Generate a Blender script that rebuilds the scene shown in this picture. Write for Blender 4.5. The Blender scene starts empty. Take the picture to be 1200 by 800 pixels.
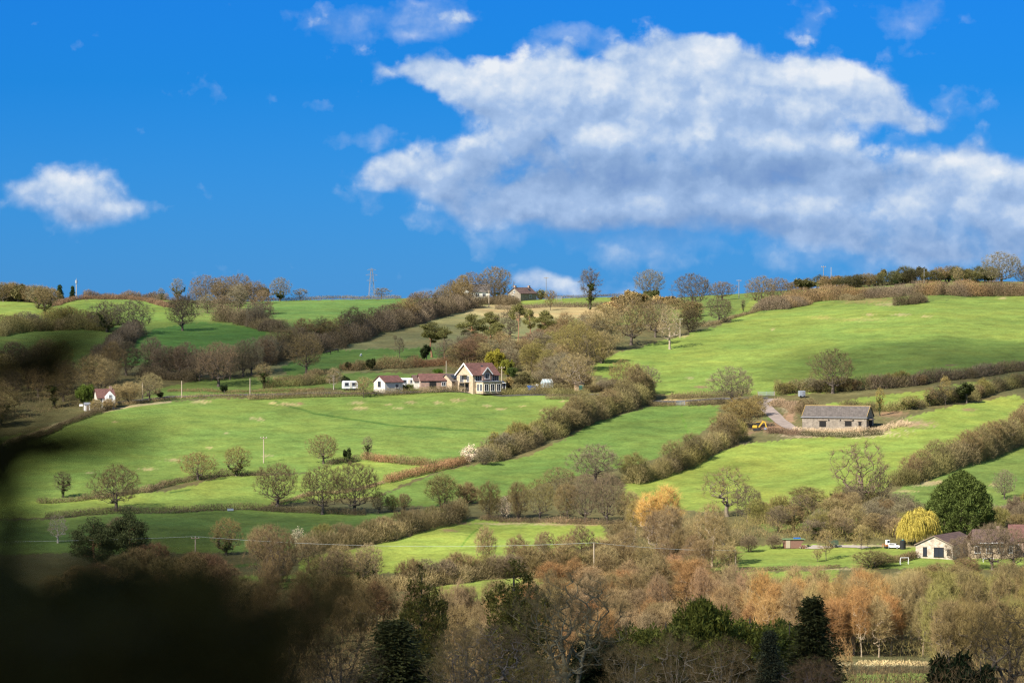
import bpy, math, random
import numpy as np
from mathutils import Vector, Matrix

scene = bpy.context.scene
COL = scene.collection
PI = math.pi
R = math.radians

# ------------------------------------------------------------------ camera geometry and the lie of the land
HFOV = R(14.0)
F = 600.0 / math.tan(HFOV / 2)            # focal length in picture units of a 1200 wide frame
PITCH = math.atan(60.0 / F)
CP, SP = math.cos(PITCH), math.sin(PITCH)

_yt = np.array([345, 352, 362, 380, 400, 420, 440, 460, 480, 500, 525, 550, 575, 600, 625, 650, 675, 700, 740, 780, 820], float)
_dt = np.array([1500, 1440, 1380, 1300, 1246, 1200, 1162, 1126, 1092, 1060, 1025, 991, 958, 926, 892, 858, 825, 792, 726, 662, 600], float)
_yd = np.arange(345, 820.01, 0.5)
_dd = np.interp(_yd, _yt, _dt)
_k = np.exp(-np.linspace(-2, 2, 41) ** 2); _k /= _k.sum()
_dd = np.convolve(np.pad(_dd, 20, mode='reflect', reflect_type='odd'), _k, mode='valid')
_sx = np.array([-900, 0, 40, 60, 100, 190, 240, 300, 460, 520, 590, 650, 740, 780, 830, 900, 945, 1000, 1060, 1100, 1165, 1200, 2100], float)
_sy = np.array([352, 350, 350, 352, 348, 351, 352, 352, 350, 349, 352, 349, 348, 350, 346, 341, 338, 333, 329, 327, 329, 329, 334], float)

def skyline(x): return np.interp(x, _sx, _sy)
def depth(x, y):
    ys = skyline(x)
    return np.interp(345 + (y - ys) * 475 / (820 - ys), _yd, _dd)

def wob(X, Y):
    return (0.16 * np.sin(X * .071 + 1.3) * np.sin(Y * .053 + .4) + 0.10 * np.sin(X * .19 + Y * .11) + 0.07 * np.sin(X * .31 - Y * .23 + 2.0)
            + 0.05 * np.sin(X * .77 + .5) * np.sin(Y * .49))

def gz(X, Y):
    """height of the ground at world X, Y (arrays or numbers)"""
    X = np.asarray(X, float); Y = np.asarray(Y, float)
    D = np.maximum(Y, 1.0)
    x = np.clip(600 + X / D * F, -900, 2100)
    Dc = np.clip(D, 600, 1500)
    yp = np.interp(Dc, _dd[::-1], _yd[::-1])
    ys = skyline(x)
    y = ys + (yp - 345) * (820 - ys) / 475
    z = (-F * SP + (400 - y) * CP) * Dc / (F * CP + (400 - y) * SP)
    near = np.interp(D, [0, 4, 25, 600], [-1.75, -1.85, -3.9, -58.94])
    z = np.where(D < 600, near, z)
    z = np.where(D > 1500, np.maximum(z - .012 * (D - 1500), -60), z)
    fade = np.clip((D - 620) / 60, 0, 1) * np.clip((1900 - D) / 400, 0, 1)
    return z + wob(X, Y) * fade

def P(x, y):
    """the point of the ground seen at x, y"""
    D = float(depth(x, y))
    X = (x - 600) * D / (F * CP + (400 - y) * SP)
    return Vector((X, D, float(gz(X, D))))

def AT(x, y, D):
    """a point at distance D on the sight line through x, y"""
    s = D / (F * CP + (400 - y) * SP)
    return Vector(((x - 600) * s, D, (-F * SP + (400 - y) * CP) * s))

# ------------------------------------------------------------------ object helpers
def tag(o, label=None, cat=None, group=None, kind=None):
    if label: o['label'] = label
    if cat: o['category'] = cat
    if group: o['group'] = group
    if kind: o['kind'] = kind
    return o

def empty(name, loc=(0, 0, 0), rz=0.0):
    o = bpy.data.objects.new(name, None); COL.objects.link(o)
    o.location = loc; o.rotation_euler = (0, 0, rz); o.empty_display_size = .2
    return o

def raw_mesh(name, V, polys, mat, tint=None, smooth=False):
    """V: n x 3; polys: list of m x k index arrays"""
    V = np.asarray(V, np.float32)
    me = bpy.data.meshes.new(name)
    polys = [np.asarray(p, np.int32) for p in polys if len(p)]
    nl = sum(p.size for p in polys); nf = sum(len(p) for p in polys)
    me.vertices.add(len(V)); me.vertices.foreach_set('co', V.ravel())
    me.loops.add(nl); me.polygons.add(nf)
    me.loops.foreach_set('vertex_index', np.concatenate([p.ravel() for p in polys]))
    tot = np.concatenate([np.full(len(p), p.shape[1], np.int32) for p in polys])
    st = np.concatenate([[0], np.cumsum(tot)[:-1]]).astype(np.int32)
    me.polygons.foreach_set('loop_start', st)
    try: me.polygons.foreach_set('loop_total', tot)
    except Exception: pass
    if smooth: me.polygons.foreach_set('use_smooth', np.ones(nf, bool))
    if tint is not None:
        a = me.attributes.new('tint', 'FLOAT_COLOR', 'POINT')
        t = np.ones((len(V), 4), np.float32); t[:, :3] = tint
        a.data.foreach_set('color', t.ravel())
    me.materials.append(mat)
    me.update(calc_edges=True); me.validate()
    return me

def link(name, me, parent=None, color=None, loc=None):
    o = bpy.data.objects.new(name, me); COL.objects.link(o)
    if parent is not None: o.parent = parent
    if color is not None: o.color = (*color, 1)
    if loc is not None: o.location = loc
    return o

class MB:
    """collects boxes, prisms and tubes; build() links them as ONE mesh object"""
    def __init__(s): s.v = []; s.f = []
    def add(s, vs, fs):
        n = len(s.v); s.v += [tuple(v) for v in vs]; s.f += [tuple(i + n for i in f) for f in fs]; return s
    def box(s, c, d, rz=0.0, rx=0.0, ry=0.0):
        hx, hy, hz = d[0] / 2, d[1] / 2, d[2] / 2
        M = Matrix.Rotation(rz, 3, 'Z') @ Matrix.Rotation(ry, 3, 'Y') @ Matrix.Rotation(rx, 3, 'X')
        vs = [M @ Vector((x, y, z)) + Vector(c) for x in (-hx, hx) for y in (-hy, hy) for z in (-hz, hz)]
        return s.add(vs, [(0, 1, 3, 2), (4, 6, 7, 5), (0, 4, 5, 1), (2, 3, 7, 6), (0, 2, 6, 4), (1, 5, 7, 3)])
    def prism(s, prof, axis, a, b):
        """prof: 2-D outline; axis 'x': outline in y,z pushed from x=a to b; 'y': outline in x,z"""
        n = len(prof)
        mk = (lambda p, t: (t, p[0], p[1])) if axis == 'x' else (lambda p, t: (p[0], t, p[1])) if axis == 'y' else (lambda p, t: (p[0], p[1], t))
        vs = [mk(p, a) for p in prof] + [mk(p, b) for p in prof]
        fs = [tuple(range(n - 1, -1, -1)), tuple(range(n, 2 * n))] + [(i, (i + 1) % n, n + (i + 1) % n, n + i) for i in range(n)]
        return s.add(vs, fs)
    def tube(s, p, q, r0, r1=None, k=8):
        p, q = Vector(p), Vector(q); r1 = r0 if r1 is None else r1
        d = (q - p).normalized(); u = d.orthogonal().normalized(); w = d.cross(u)
        vs = [p + (u * math.cos(2 * PI * i / k) + w * math.sin(2 * PI * i / k)) * r0 for i in range(k)]
        vs += [q + (u * math.cos(2 * PI * i / k) + w * math.sin(2 * PI * i / k)) * r1 for i in range(k)]
        return s.add(vs, [(i, (i + 1) % k, k + (i + 1) % k, k + i) for i in range(k)] + [tuple(range(k - 1, -1, -1)), tuple(range(k, 2 * k))])
    def ball(s, c, d, seg=10, ring=6):
        c = Vector(c); vs = []; fs = []
        for j in range(ring + 1):
            t = PI * j / ring
            for i in range(seg):
                a = 2 * PI * i / seg
                vs.append(c + Vector((d[0] * math.sin(t) * math.cos(a), d[1] * math.sin(t) * math.sin(a), d[2] * math.cos(t))))
        for j in range(ring):
            for i in range(seg):
                fs.append((j * seg + i, (j + 1) * seg + i, (j + 1) * seg + (i + 1) % seg, j * seg + (i + 1) % seg))
        return s.add(vs, fs)
    def build(s, name, mat, parent=None, color=None, bevel=0.0, smooth=False):
        import bmesh
        bm = bmesh.new()
        vv = [bm.verts.new(v) for v in s.v]
        for f in s.f:
            try: bm.faces.new([vv[i] for i in f])
            except ValueError: pass
        bmesh.ops.recalc_face_normals(bm, faces=bm.faces)
        if bevel:
            bmesh.ops.bevel(bm, geom=list(bm.edges), offset=bevel, segments=1, affect='EDGES', clamp_overlap=True)
        me = bpy.data.meshes.new(name); bm.to_mesh(me); bm.free()
        if smooth:
            for p in me.polygons: p.use_smooth = True
        me.materials.append(mat)
        return link(name, me, parent, color)

# ------------------------------------------------------------------ materials
def new_mat(name):
    m = bpy.data.materials.new(name); m.use_nodes = True
    nt = m.node_tree; nt.nodes.clear()
    out = nt.nodes.new('ShaderNodeOutputMaterial'); b = nt.nodes.new('ShaderNodeBsdfPrincipled')
    nt.links.new(b.outputs[0], out.inputs[0])
    return m, nt, b
def nd(nt, t, **kw):
    n = nt.nodes.new(t)
    for k, v in kw.items(): setattr(n, k, v)
    return n
def val(nt, op, a, b=None, c=None, clamp=False):
    n = nt.nodes.new('ShaderNodeMath'); n.operation = op; n.use_clamp = clamp
    for i, q in enumerate((a, b, c)):
        if q is None: continue
        if isinstance(q, (int, float)): n.inputs[i].default_value = q
        else: nt.links.new(q, n.inputs[i])
    return n.outputs[0]
def mixc(nt, fac, a, b, mode='MIX'):
    n = nt.nodes.new('ShaderNodeMix'); n.data_type = 'RGBA'; n.blend_type = mode; n.clamp_factor = True
    for i, q in ((0, fac), (6, a), (7, b)):
        if isinstance(q, (int, float)): n.inputs[i].default_value = q
        elif isinstance(q, (tuple, list)): n.inputs[i].default_value = (*q, 1) if len(q) == 3 else q
        else: nt.links.new(q, n.inputs[i])
    return n.outputs[2]
def noise(nt, vec, scale, detail=4, rough=.55, dim='3D'):
    n = nd(nt, 'ShaderNodeTexNoise', noise_dimensions=dim)
    n.inputs['Scale'].default_value = scale; n.inputs['Detail'].default_value = detail; n.inputs['Roughness'].default_value = rough
    if vec is not None: nt.links.new(vec, n.inputs['Vector'])
    return n.outputs[0]
def maprange(nt, v, a, b, c, d):
    n = nd(nt, 'ShaderNodeMapRange'); n.clamp = True
    for i, q in enumerate((a, b, c, d)): n.inputs[i + 1].default_value = q
    nt.links.new(v, n.inputs[0]); return n.outputs[0]
def bump(nt, b, h, strength, dist):
    n = nd(nt, 'ShaderNodeBump'); n.inputs['Strength'].default_value = strength; n.inputs['Distance'].default_value = dist
    nt.links.new(h, n.inputs['Height']); nt.links.new(n.outputs[0], b.inputs['Normal'])

def plain(name, col, rough=.6, var=.15, scale=3.0, metal=0.0, spec=.3):
    m, nt, b = new_mat(name)
    tc = nd(nt, 'ShaderNodeTexCoord')
    n = noise(nt, tc.outputs['Object'], scale, 5, .6)
    k = maprange(nt, n, .25, .75, 1 - var, 1 + var)
    c = mixc(nt, 1.0, (*col, 1), (1, 1, 1, 1), 'MULTIPLY')
    cc = nd(nt, 'ShaderNodeVectorMath', operation='SCALE'); nt.links.new(c, cc.inputs[0]); nt.links.new(k, cc.inputs['Scale'])
    nt.links.new(cc.outputs[0], b.inputs['Base Color'])
    b.inputs['Roughness'].default_value = rough; b.inputs['Metallic'].default_value = metal; b.inputs['Specular IOR Level'].default_value = spec
    return m

def foliage_mat(name, spread=.35, rough=.85, spec=.03, trans=0.0, hue=(1, 1, 1)):
    """the plant's own colour comes from the object colour and the mesh's tint; every leaf or twig varies a little"""
    m, nt, b = new_mat(name)
    oi = nd(nt, 'ShaderNodeObjectInfo'); at = nd(nt, 'ShaderNodeAttribute', attribute_name='tint'); ge = nd(nt, 'ShaderNodeNewGeometry')
    k = maprange(nt, ge.outputs['Random Per Island'], 0, 1, 1 - spread, 1 + spread)
    c = mixc(nt, 1.0, mixc(nt, 1.0, oi.outputs['Color'], at.outputs['Color'], 'MULTIPLY'), hue, 'MULTIPLY')
    s = nd(nt, 'ShaderNodeVectorMath', operation='SCALE'); nt.links.new(c, s.inputs[0]); nt.links.new(k, s.inputs['Scale'])
    nt.links.new(s.outputs[0], b.inputs['Base Color'])
    b.inputs['Roughness'].default_value = rough; b.inputs['Specular IOR Level'].default_value = spec
    if trans:
        tr = nd(nt, 'ShaderNodeBsdfTranslucent'); nt.links.new(s.outputs[0], tr.inputs[0])
        mx = nd(nt, 'ShaderNodeMixShader'); mx.inputs[0].default_value = trans
        nt.links.new(b.outputs[0], mx.inputs[1]); nt.links.new(tr.outputs[0], mx.inputs[2])
        out = [n for n in nt.nodes if n.type == 'OUTPUT_MATERIAL'][0]
        nt.links.new(mx.outputs[0], out.inputs[0])
    return m

def stone_mat(name, c1, c2, mortar, sc=1.0, bw=.45, rh=.18, rough=.85):
    m, nt, b = new_mat(name)
    tc = nd(nt, 'ShaderNodeTexCoord')
    # walls stand in x and in y: run the courses along x + y
    sep = nd(nt, 'ShaderNodeSeparateXYZ'); nt.links.new(tc.outputs['Object'], sep.inputs[0])
    cmb = nd(nt, 'ShaderNodeCombineXYZ'); nt.links.new(val(nt, 'ADD', sep.outputs[0], sep.outputs[1]), cmb.inputs[0]); nt.links.new(sep.outputs[2], cmb.inputs[1])
    br = nd(nt, 'ShaderNodeTexBrick'); nt.links.new(cmb.outputs[0], br.inputs['Vector'])
    br.inputs['Scale'].default_value = sc; br.inputs['Brick Width'].default_value = bw; br.inputs['Row Height'].default_value = rh
    br.inputs['Mortar Size'].default_value = .02
    for k, c in (('Color1', c1), ('Color2', c2), ('Mortar', mortar)): br.inputs[k].default_value = (*c, 1)
    n = noise(nt, tc.outputs['Object'], 1.4, 6, .65)
    k = maprange(nt, n, .3, .7, .65, 1.25)
    s = nd(nt, 'ShaderNodeVectorMath', operation='SCALE'); nt.links.new(br.outputs[0], s.inputs[0]); nt.links.new(k, s.inputs['Scale'])
    nt.links.new(s.outputs[0], b.inputs['Base Color']); b.inputs['Roughness'].default_value = rough; b.inputs['Specular IOR Level'].default_value = .2
    bump(nt, b, br.outputs[1], .3, .02)
    return m

M = {}
M['twig'] = foliage_mat('twigs', .24, hue=(1.10, 1.06, .90))
M['leaf'] = foliage_mat('leaves', .4, .7, .06, .15, (1.32, 1.24, .98))
M['bark'] = foliage_mat('bark', .12, .9, .03)
M['roof_red'] = stone_mat('red_tile', (.175, .085, .068), (.145, .072, .06), (.085, .045, .04), 1, .3, .25)
M['roof_brown'] = stone_mat('brown_tile', (.155, .10, .08), (.12, .075, .065), (.07, .05, .045), 1, .3, .25)
M['slate'] = stone_mat('slate', (.145, .122, .105), (.12, .102, .09), (.075, .066, .058), 1, .5, .25)
M['cream_stone'] = stone_mat('cream_stone', (.53, .40, .265), (.46, .34, .22), (.48, .39, .28), 1, .5, .2)
M['pale_stone'] = stone_mat('pale_rubble_stone', (.56, .49, .38), (.40, .31, .22), (.52, .46, .38), 1, .55, .28)
M['grey_stone'] = stone_mat('grey_rubble_stone', (.31, .26, .20), (.23, .19, .145), (.26, .225, .175), 1, .4, .2)
M['brick'] = stone_mat('brick', (.36, .17, .10), (.29, .13, .08), (.36, .3, .25), 1, .23, .075)
M['white'] = plain('white_paint', (.78, .77, .74), .5, .08)
M['render'] = plain('cream_render', (.58, .54, .46), .8, .10)
M['glass'] = plain('dark_glass', (.03, .035, .045), .08, .1, 1.0, 0, .6)
M['dark'] = plain('dark_opening', (.015, .014, .013), .9, .1)
M['wood'] = plain('weathered_wood', (.26, .20, .14), .85, .3, 6)
M['pole'] = plain('pale_pole_wood', (.42, .34, .24), .85, .2, 8)
M['redwood'] = plain('reddish_boards', (.22, .12, .085), .8, .25, 5)
M['yellow'] = plain('yellow_paint', (.52, .33, .04), .45, .1)
M['black'] = plain('black_rubber', (.02, .02, .02), .7, .2)
M['blue'] = plain('blue_paint', (.03, .14, .45), .5, .12)
M['teal'] = plain('teal_sheet', (.05, .32, .27), .5, .12)
M['steel'] = plain('galvanised_steel', (.42, .45, .48), .45, .12, 4, .4)
M['lead'] = plain('grey_metal', (.22, .23, .25), .5, .15)
M['fur_white'] = plain('white_coat', (.72, .70, .66), .85, .12, 5)
M['fur_dark'] = plain('dark_coat', (.03, .026, .022), .8, .2, 5)
M['mortar_ridge'] = plain('ochre_ridge', (.40, .27, .10), .85, .25, 3)
M['cable'] = plain('cable', (.45, .48, .46), .6, .05)
# ------------------------------------------------------------------ the ground: one sheet, every field with its own grass
def inpoly(px, py, poly):
    c = np.zeros(px.shape, bool); n = len(poly); j = n - 1
    for i in range(n):
        xi, yi = poly[i]; xj, yj = poly[j]
        if yi != yj:
            c ^= ((yi > py) != (yj > py)) & (px < (xj - xi) * (py - yi) / (yj - yi) + xi)
        j = i
    return c

GB = (.160, .208, .048)      # lush spring grass
GM = (.118, .165, .044)
GD = (.122, .172, .042)      # darker sward
GT = (.165, .160, .078)      # rough tussocky pasture
SCR = (.135, .110, .060)     # bracken and brambles
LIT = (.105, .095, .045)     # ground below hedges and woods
DRY = (.34, .265, .155)      # dead grass
SOIL = (.20, .125, .080)
FIELDS = [
    ([(-60, 372), (-10, 358), (70, 352), (130, 350), (195, 352), (300, 352), (470, 350), (600, 350), (760, 350), (960, 336), (1250, 328), (1250, 345), (900, 372), (300, 400), (-60, 400)], GM),
    ([(-60, 352), (20, 352), (62, 360), (50, 372), (0, 378), (-60, 390)], GB),
    ([(66, 356), (95, 352), (180, 353), (200, 361), (218, 385), (130, 385), (70, 380)], (.135, .195, .045)),
    ([(-60, 400), (30, 392), (125, 386), (140, 395), (128, 418), (112, 432), (-60, 430)], GM),
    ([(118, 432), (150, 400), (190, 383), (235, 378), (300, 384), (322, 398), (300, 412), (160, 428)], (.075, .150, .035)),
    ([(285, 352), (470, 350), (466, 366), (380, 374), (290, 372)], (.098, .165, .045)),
    ([(300, 430), (360, 415), (410, 402), (470, 384), (525, 366), (560, 357), (690, 355), (745, 356), (700, 400), (640, 420), (560, 420), (470, 432), (395, 440), (320, 446)], GT),
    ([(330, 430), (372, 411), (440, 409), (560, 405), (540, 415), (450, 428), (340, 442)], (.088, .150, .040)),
    ([(545, 358), (700, 358), (745, 360), (720, 372), (600, 372), (545, 368)], (.30, .235, .125)),
    ([(590, 352), (650, 349), (745, 348), (738, 356), (600, 359)], GB),
    ([(170, 458), (235, 444), (400, 438), (470, 436), (470, 448), (300, 462), (170, 470)], GM),
    ([(380, 450), (440, 437), (560, 437), (590, 448), (560, 457), (400, 459)], GM),
    ([(855, 372), (880, 352), (948, 339), (952, 346), (900, 362), (860, 380)], GB),
    ([(1050, 334), (1110, 327), (1170, 330), (1168, 336), (1100, 336)], GB),
    ([(1188, 336), (1250, 334), (1250, 339), (1188, 339)], GB),
    ([(684, 436), (700, 424), (725, 413), (805, 392), (900, 365), (955, 352), (1040, 357), (1110, 351), (1250, 345), (1250, 431), (1180, 436), (1080, 448), (1000, 457), (925, 462), (840, 463), (770, 462), (740, 450)], (.150, .200, .046)),
    ([(960, 476), (1010, 466), (1080, 458), (1150, 446), (1185, 443), (1190, 452), (1110, 472), (1050, 480), (985, 482), (955, 480)], GB),
    ([(-80, 545), (40, 508), (80, 492), (110, 484), (200, 470), (300, 466), (480, 459), (600, 461), (672, 465), (645, 490), (560, 524), (535, 546), (430, 548), (345, 553), (262, 556), (195, 570), (40, 590), (-80, 596)], (.122, .175, .043)),
    ([(-80, 548), (-80, 530), (60, 500), (110, 482), (130, 479), (100, 500), (40, 520)], GM),
    ([(425, 540), (538, 545), (490, 560), (440, 580), (330, 590), (300, 595), (140, 600), (45, 606), (-80, 612), (-80, 594), (40, 588), (195, 577), (265, 558), (340, 556)], (.160, .208, .048)),
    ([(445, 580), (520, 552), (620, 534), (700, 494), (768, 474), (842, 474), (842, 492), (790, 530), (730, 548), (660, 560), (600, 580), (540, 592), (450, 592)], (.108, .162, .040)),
    ([(728, 586), (735, 563), (800, 548), (872, 520), (930, 514), (1035, 507), (1050, 498), (1064, 488), (1112, 477), (1190, 462), (1230, 480), (1110, 542), (1045, 566), (1010, 592), (900, 594), (820, 600)], (.172, .216, .048)),
    ([(1020, 600), (1060, 568), (1140, 541), (1250, 505), (1250, 560), (1190, 585), (1080, 590)], GM),
    ([(1080, 592), (1250, 570), (1250, 606), (1180, 606)], GM),
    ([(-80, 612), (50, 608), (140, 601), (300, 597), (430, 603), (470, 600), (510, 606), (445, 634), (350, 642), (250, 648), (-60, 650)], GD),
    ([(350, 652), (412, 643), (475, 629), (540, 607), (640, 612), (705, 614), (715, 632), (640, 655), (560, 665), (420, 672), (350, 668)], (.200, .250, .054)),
    ([(500, 698), (510, 686), (580, 678), (640, 678), (640, 696), (560, 704)], GB),
    ([(360, 690), (250, 685), (250, 675), (420, 672), (420, 690)], GM),
    ([(800, 640), (920, 637), (1080, 640), (1120, 650), (1200, 652), (1200, 668), (985, 664), (870, 669), (830, 668)], GB),
    ([(868, 671), (985, 667), (970, 690), (880, 690)], GB),
    ([(880, 605), (935, 590), (1010, 592), (1030, 605), (900, 625)], GM),
    ([(980, 790), (1100, 788), (1100, 806), (980, 806)], GM),
]
SPOTS = [  # patches of dead grass and bare soil: x, y, half width, half height, colour
    (340, 473, 15, 2.2, DRY), (419, 472, 9, 1.6, DRY), (422, 478, 10, 1.8, DRY), (456, 474, 6, 1.2, DRY), (480, 471, 8, 1.6, DRY), (512, 471, 6, 1.5, DRY), (535, 469, 9, 2.0, DRY), (467, 478, 5, 1.2, DRY),
    (570, 476, 5, 1.4, DRY), (587, 480, 6, 1.4, DRY), (305, 491, 5, 1.6, DRY), (318, 472, 4, 1.4, DRY), (352, 472, 5, 1, SOIL), (172, 549, 9, 1.8, DRY), (205, 539, 10, 2, DRY), (245, 523, 4, 1, DRY), (264, 508, 4, 1, DRY),
    (135, 494, 4, 1, DRY), (235, 471, 12, 2.4, DRY), (105, 555, 5, 1.2, DRY), (296, 490, 4, 1, DRY), (638, 481, 6, 1, DRY), (613, 476, 4, 1, DRY), (660, 470, 4, 1, DRY), (312, 534, 6, 1.4, DRY),
    (1019, 369, 7, 1.2, DRY), (1056, 369, 12, 1.7, DRY), (1086, 371, 7, 1.5, DRY), (905, 385, 4, 1, DRY), (1175, 349, 6, 1.2, DRY), (809, 443, 6, 1.3, DRY), (835, 445, 7, 1.4, DRY), (822, 454, 10, 1.6, SOIL), (800, 394, 6, 1.6, DRY), (1010, 374, 30, 2.2, (.22, .22, .07)), (965, 372, 14, 1.8, (.22, .22, .07)),
    (1115, 428, 7, 1, SOIL), (1170, 452, 4, 2.5, SOIL), (1135, 480, 9, 2.2, SOIL), (1180, 527, 8, 2.2, DRY), (1088, 566, 24, 3.5, DRY), (1060, 576, 14, 1.6, DRY), (1165, 568, 6, 1.6, DRY),
    (527, 621, 12, 2, (.22, .17, .09)), (668, 614, 60, 1.2, DRY), (600, 612, 50, 1.2, DRY), (590, 677, 22, 1.6, DRY), (470, 691, 60, 1.4, (.28, .2, .12)), (540, 612, 10, 2, SOIL),
    (900, 500, 26, 7, (.235, .135, .095)), (872, 508, 14, 3, (.2, .13, .09)), (940, 508, 26, 5, (.32, .25, .18)), (1000, 506, 50, 5, (.36, .29, .20)), (1070, 496, 26, 5, (.27, .19, .13)), (1045, 485, 20, 5, SOIL), (868, 519, 8, 2, DRY), (905, 490, 10, 3, (.09, .14, .04)),
    (925, 489, 8, 6, (.26, .16, .11)), (927, 478, 14, 6, (.25, .2, .14)), (800, 469, 30, 1.4, DRY), (1042, 778, 46, 2.4, (.5, .42, .27)), (985, 779, 10, 2.0, (.5, .42, .27)), (1058, 670, 8, 2, DRY),
    (960, 666, 50, 1.4, DRY), (1040, 640, 60, 1.2, (.28, .24, .17)), (1020, 352, 40, 4, (.19, .17, .07)), (1000, 346, 20, 3, (.28, .23, .12)), (1040, 357, 16, 1.6, (.3, .24, .12)),
]
PATHS = [  # trodden lines across the grass: points, half width, colour
    ([(322, 470), (340, 476), (368, 483), (390, 487), (420, 491), (455, 497), (500, 501), (572, 506)], .9, (.05, .10, .022)),
    ([(240, 667), (300, 660), (330, 668)], 1.2, (.07, .12, .03)), ([(200, 578), (222, 574)], .8, (.06, .11, .025)),
    ([(540, 640), (556, 622), (566, 612)], .8, (.095, .175, .028)), ([(768, 574), (778, 583)], .7, (.085, .16, .028)), ([(798, 484), (804, 500), (808, 512)], .8, (.095, .17, .03)), ([(120, 482), (170, 474), (200, 470)], 1.3, (.30, .24, .15)),
    ([(-20, 545), (10, 516), (60, 500), (80, 493)], 1.6, (.24, .19, .11)),
]
def make_ground():
    us = np.concatenate([-600 - np.geomspace(40, 8400, 22)[::-1], np.arange(-636, 636.1, 2.2), 600 + np.geomspace(40, 8400, 22)]) / F
    yy = np.arange(820, 344.9, -1.3)
    Df = np.interp(yy, _yd, _dd)
    rows = np.concatenate([np.array([-400, -200, -100, -50, -25, -10, 0, 2, 4, 8, 15, 25, 50, 100, 200, 300, 400, 500, 560]), Df, np.array([1512, 1530, 1560, 1620, 1750, 2000, 2500, 3200, 4200, 5600, 7500, 9500])])
    U, Dg = np.meshgrid(us, rows)
    De = np.sqrt(Dg ** 2 + 200.0 ** 2)
    X = U * np.where(Dg > 0, De, 200.0)
    Z = np.where(Dg > 0, gz(X, np.maximum(Dg, .5)), -1.75 - .04 * Dg * 0)
    Z = np.where(Dg <= 0, -1.72 - Dg * .06, Z)
    nr, nc = U.shape
    V = np.stack([X, Dg, Z], -1).reshape(-1, 3)
    i = np.arange(nr - 1)[:, None] * nc + np.arange(nc - 1)[None, :]
    quads = np.stack([i, i + 1, i + nc + 1, i + nc], -1).reshape(-1, 4)
    # picture coordinates only tell which field a point of the ground belongs to
    Dm = np.maximum(Dg, 1.0)
    px = (600 + X / Dm * F)
    ys = skyline(px); yp = np.interp(np.clip(Dm, 600, 1500), _dd[::-1], _yd[::-1]); py = ys + (yp - 345) * (820 - ys) / 475
    rng = np.random.default_rng(5)
    jx = px + 1.2 * np.sin(py * 1.7 + px * .3) + rng.normal(0, .7, px.shape); jy = py + .5 * np.sin(px * .35) + .35 * np.sin(px * .83 + 2) + rng.normal(0, .25, px.shape)
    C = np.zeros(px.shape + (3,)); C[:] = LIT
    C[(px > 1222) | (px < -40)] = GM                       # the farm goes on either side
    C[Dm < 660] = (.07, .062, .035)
    ok = (Dg > 590) & (Dg < 1505)
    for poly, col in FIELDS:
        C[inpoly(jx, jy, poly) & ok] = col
    for pts, hw, col in PATHS:
        for (x0, y0), (x1, y1) in zip(pts, pts[1:]):
            dx, dy = x1 - x0, y1 - y0; L = dx * dx + dy * dy
            t = np.clip(((px - x0) * dx + (py - y0) * dy) / L, 0, 1)
            d = np.hypot(px - x0 - t * dx, py - y0 - t * dy)
            w = np.clip(1.5 - d / hw, 0, 1)[..., None] * ok[..., None]
            C = C * (1 - w) + np.array(col) * w
    for x, y, rx, ry, col in SPOTS:
        r = np.hypot((px - x) / rx, (py - y) / ry)
        r = r + .35 * np.sin(px * 1.1 + y) * np.sin(py * 2.3 + x) + rng.normal(0, .22, px.shape)
        w = np.clip((1.15 - r) * 1.6, 0, 1)[..., None] * ok[..., None] * (.62 if col == DRY and rx < 16 else .9)
        C = C * (1 - w) + np.array(col) * w
    far = Dg > 1505
    C[far] = (.09, .13, .04)
    m, nt, b = new_mat('fields_of_grass')
    at = nd(nt, 'ShaderNodeAttribute', attribute_name='sward'); tc = nd(nt, 'ShaderNodeTexCoord')
    big = noise(nt, tc.outputs['Object'], .018, 5, .6); mid = noise(nt, tc.outputs['Object'], .16, 6, .65); fine = noise(nt, tc.outputs['Object'], 1.1, 4, .7)
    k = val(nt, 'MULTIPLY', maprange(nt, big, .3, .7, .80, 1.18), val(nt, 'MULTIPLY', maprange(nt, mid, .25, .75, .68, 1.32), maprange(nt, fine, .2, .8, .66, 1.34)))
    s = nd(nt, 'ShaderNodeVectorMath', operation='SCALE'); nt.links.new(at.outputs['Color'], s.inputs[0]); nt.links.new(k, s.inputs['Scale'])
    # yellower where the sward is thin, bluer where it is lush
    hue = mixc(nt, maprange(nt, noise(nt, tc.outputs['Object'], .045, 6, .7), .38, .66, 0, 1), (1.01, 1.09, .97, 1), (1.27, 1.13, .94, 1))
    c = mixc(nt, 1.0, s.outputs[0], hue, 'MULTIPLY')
    nt.links.new(c, b.inputs['Base Color']); b.inputs['Roughness'].default_value = .95; b.inputs['Specular IOR Level'].default_value = .08
    bump(nt, b, val(nt, 'ADD', val(nt, 'MULTIPLY', mid, 1.6), val(nt, 'MULTIPLY', fine, .5)), .55, .55)
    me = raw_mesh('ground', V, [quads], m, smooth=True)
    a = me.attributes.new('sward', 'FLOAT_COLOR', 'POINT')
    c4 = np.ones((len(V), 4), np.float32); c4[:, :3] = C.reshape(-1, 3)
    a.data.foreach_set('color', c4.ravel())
    tag(link('ground', me), kind='structure')
make_ground()

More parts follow.
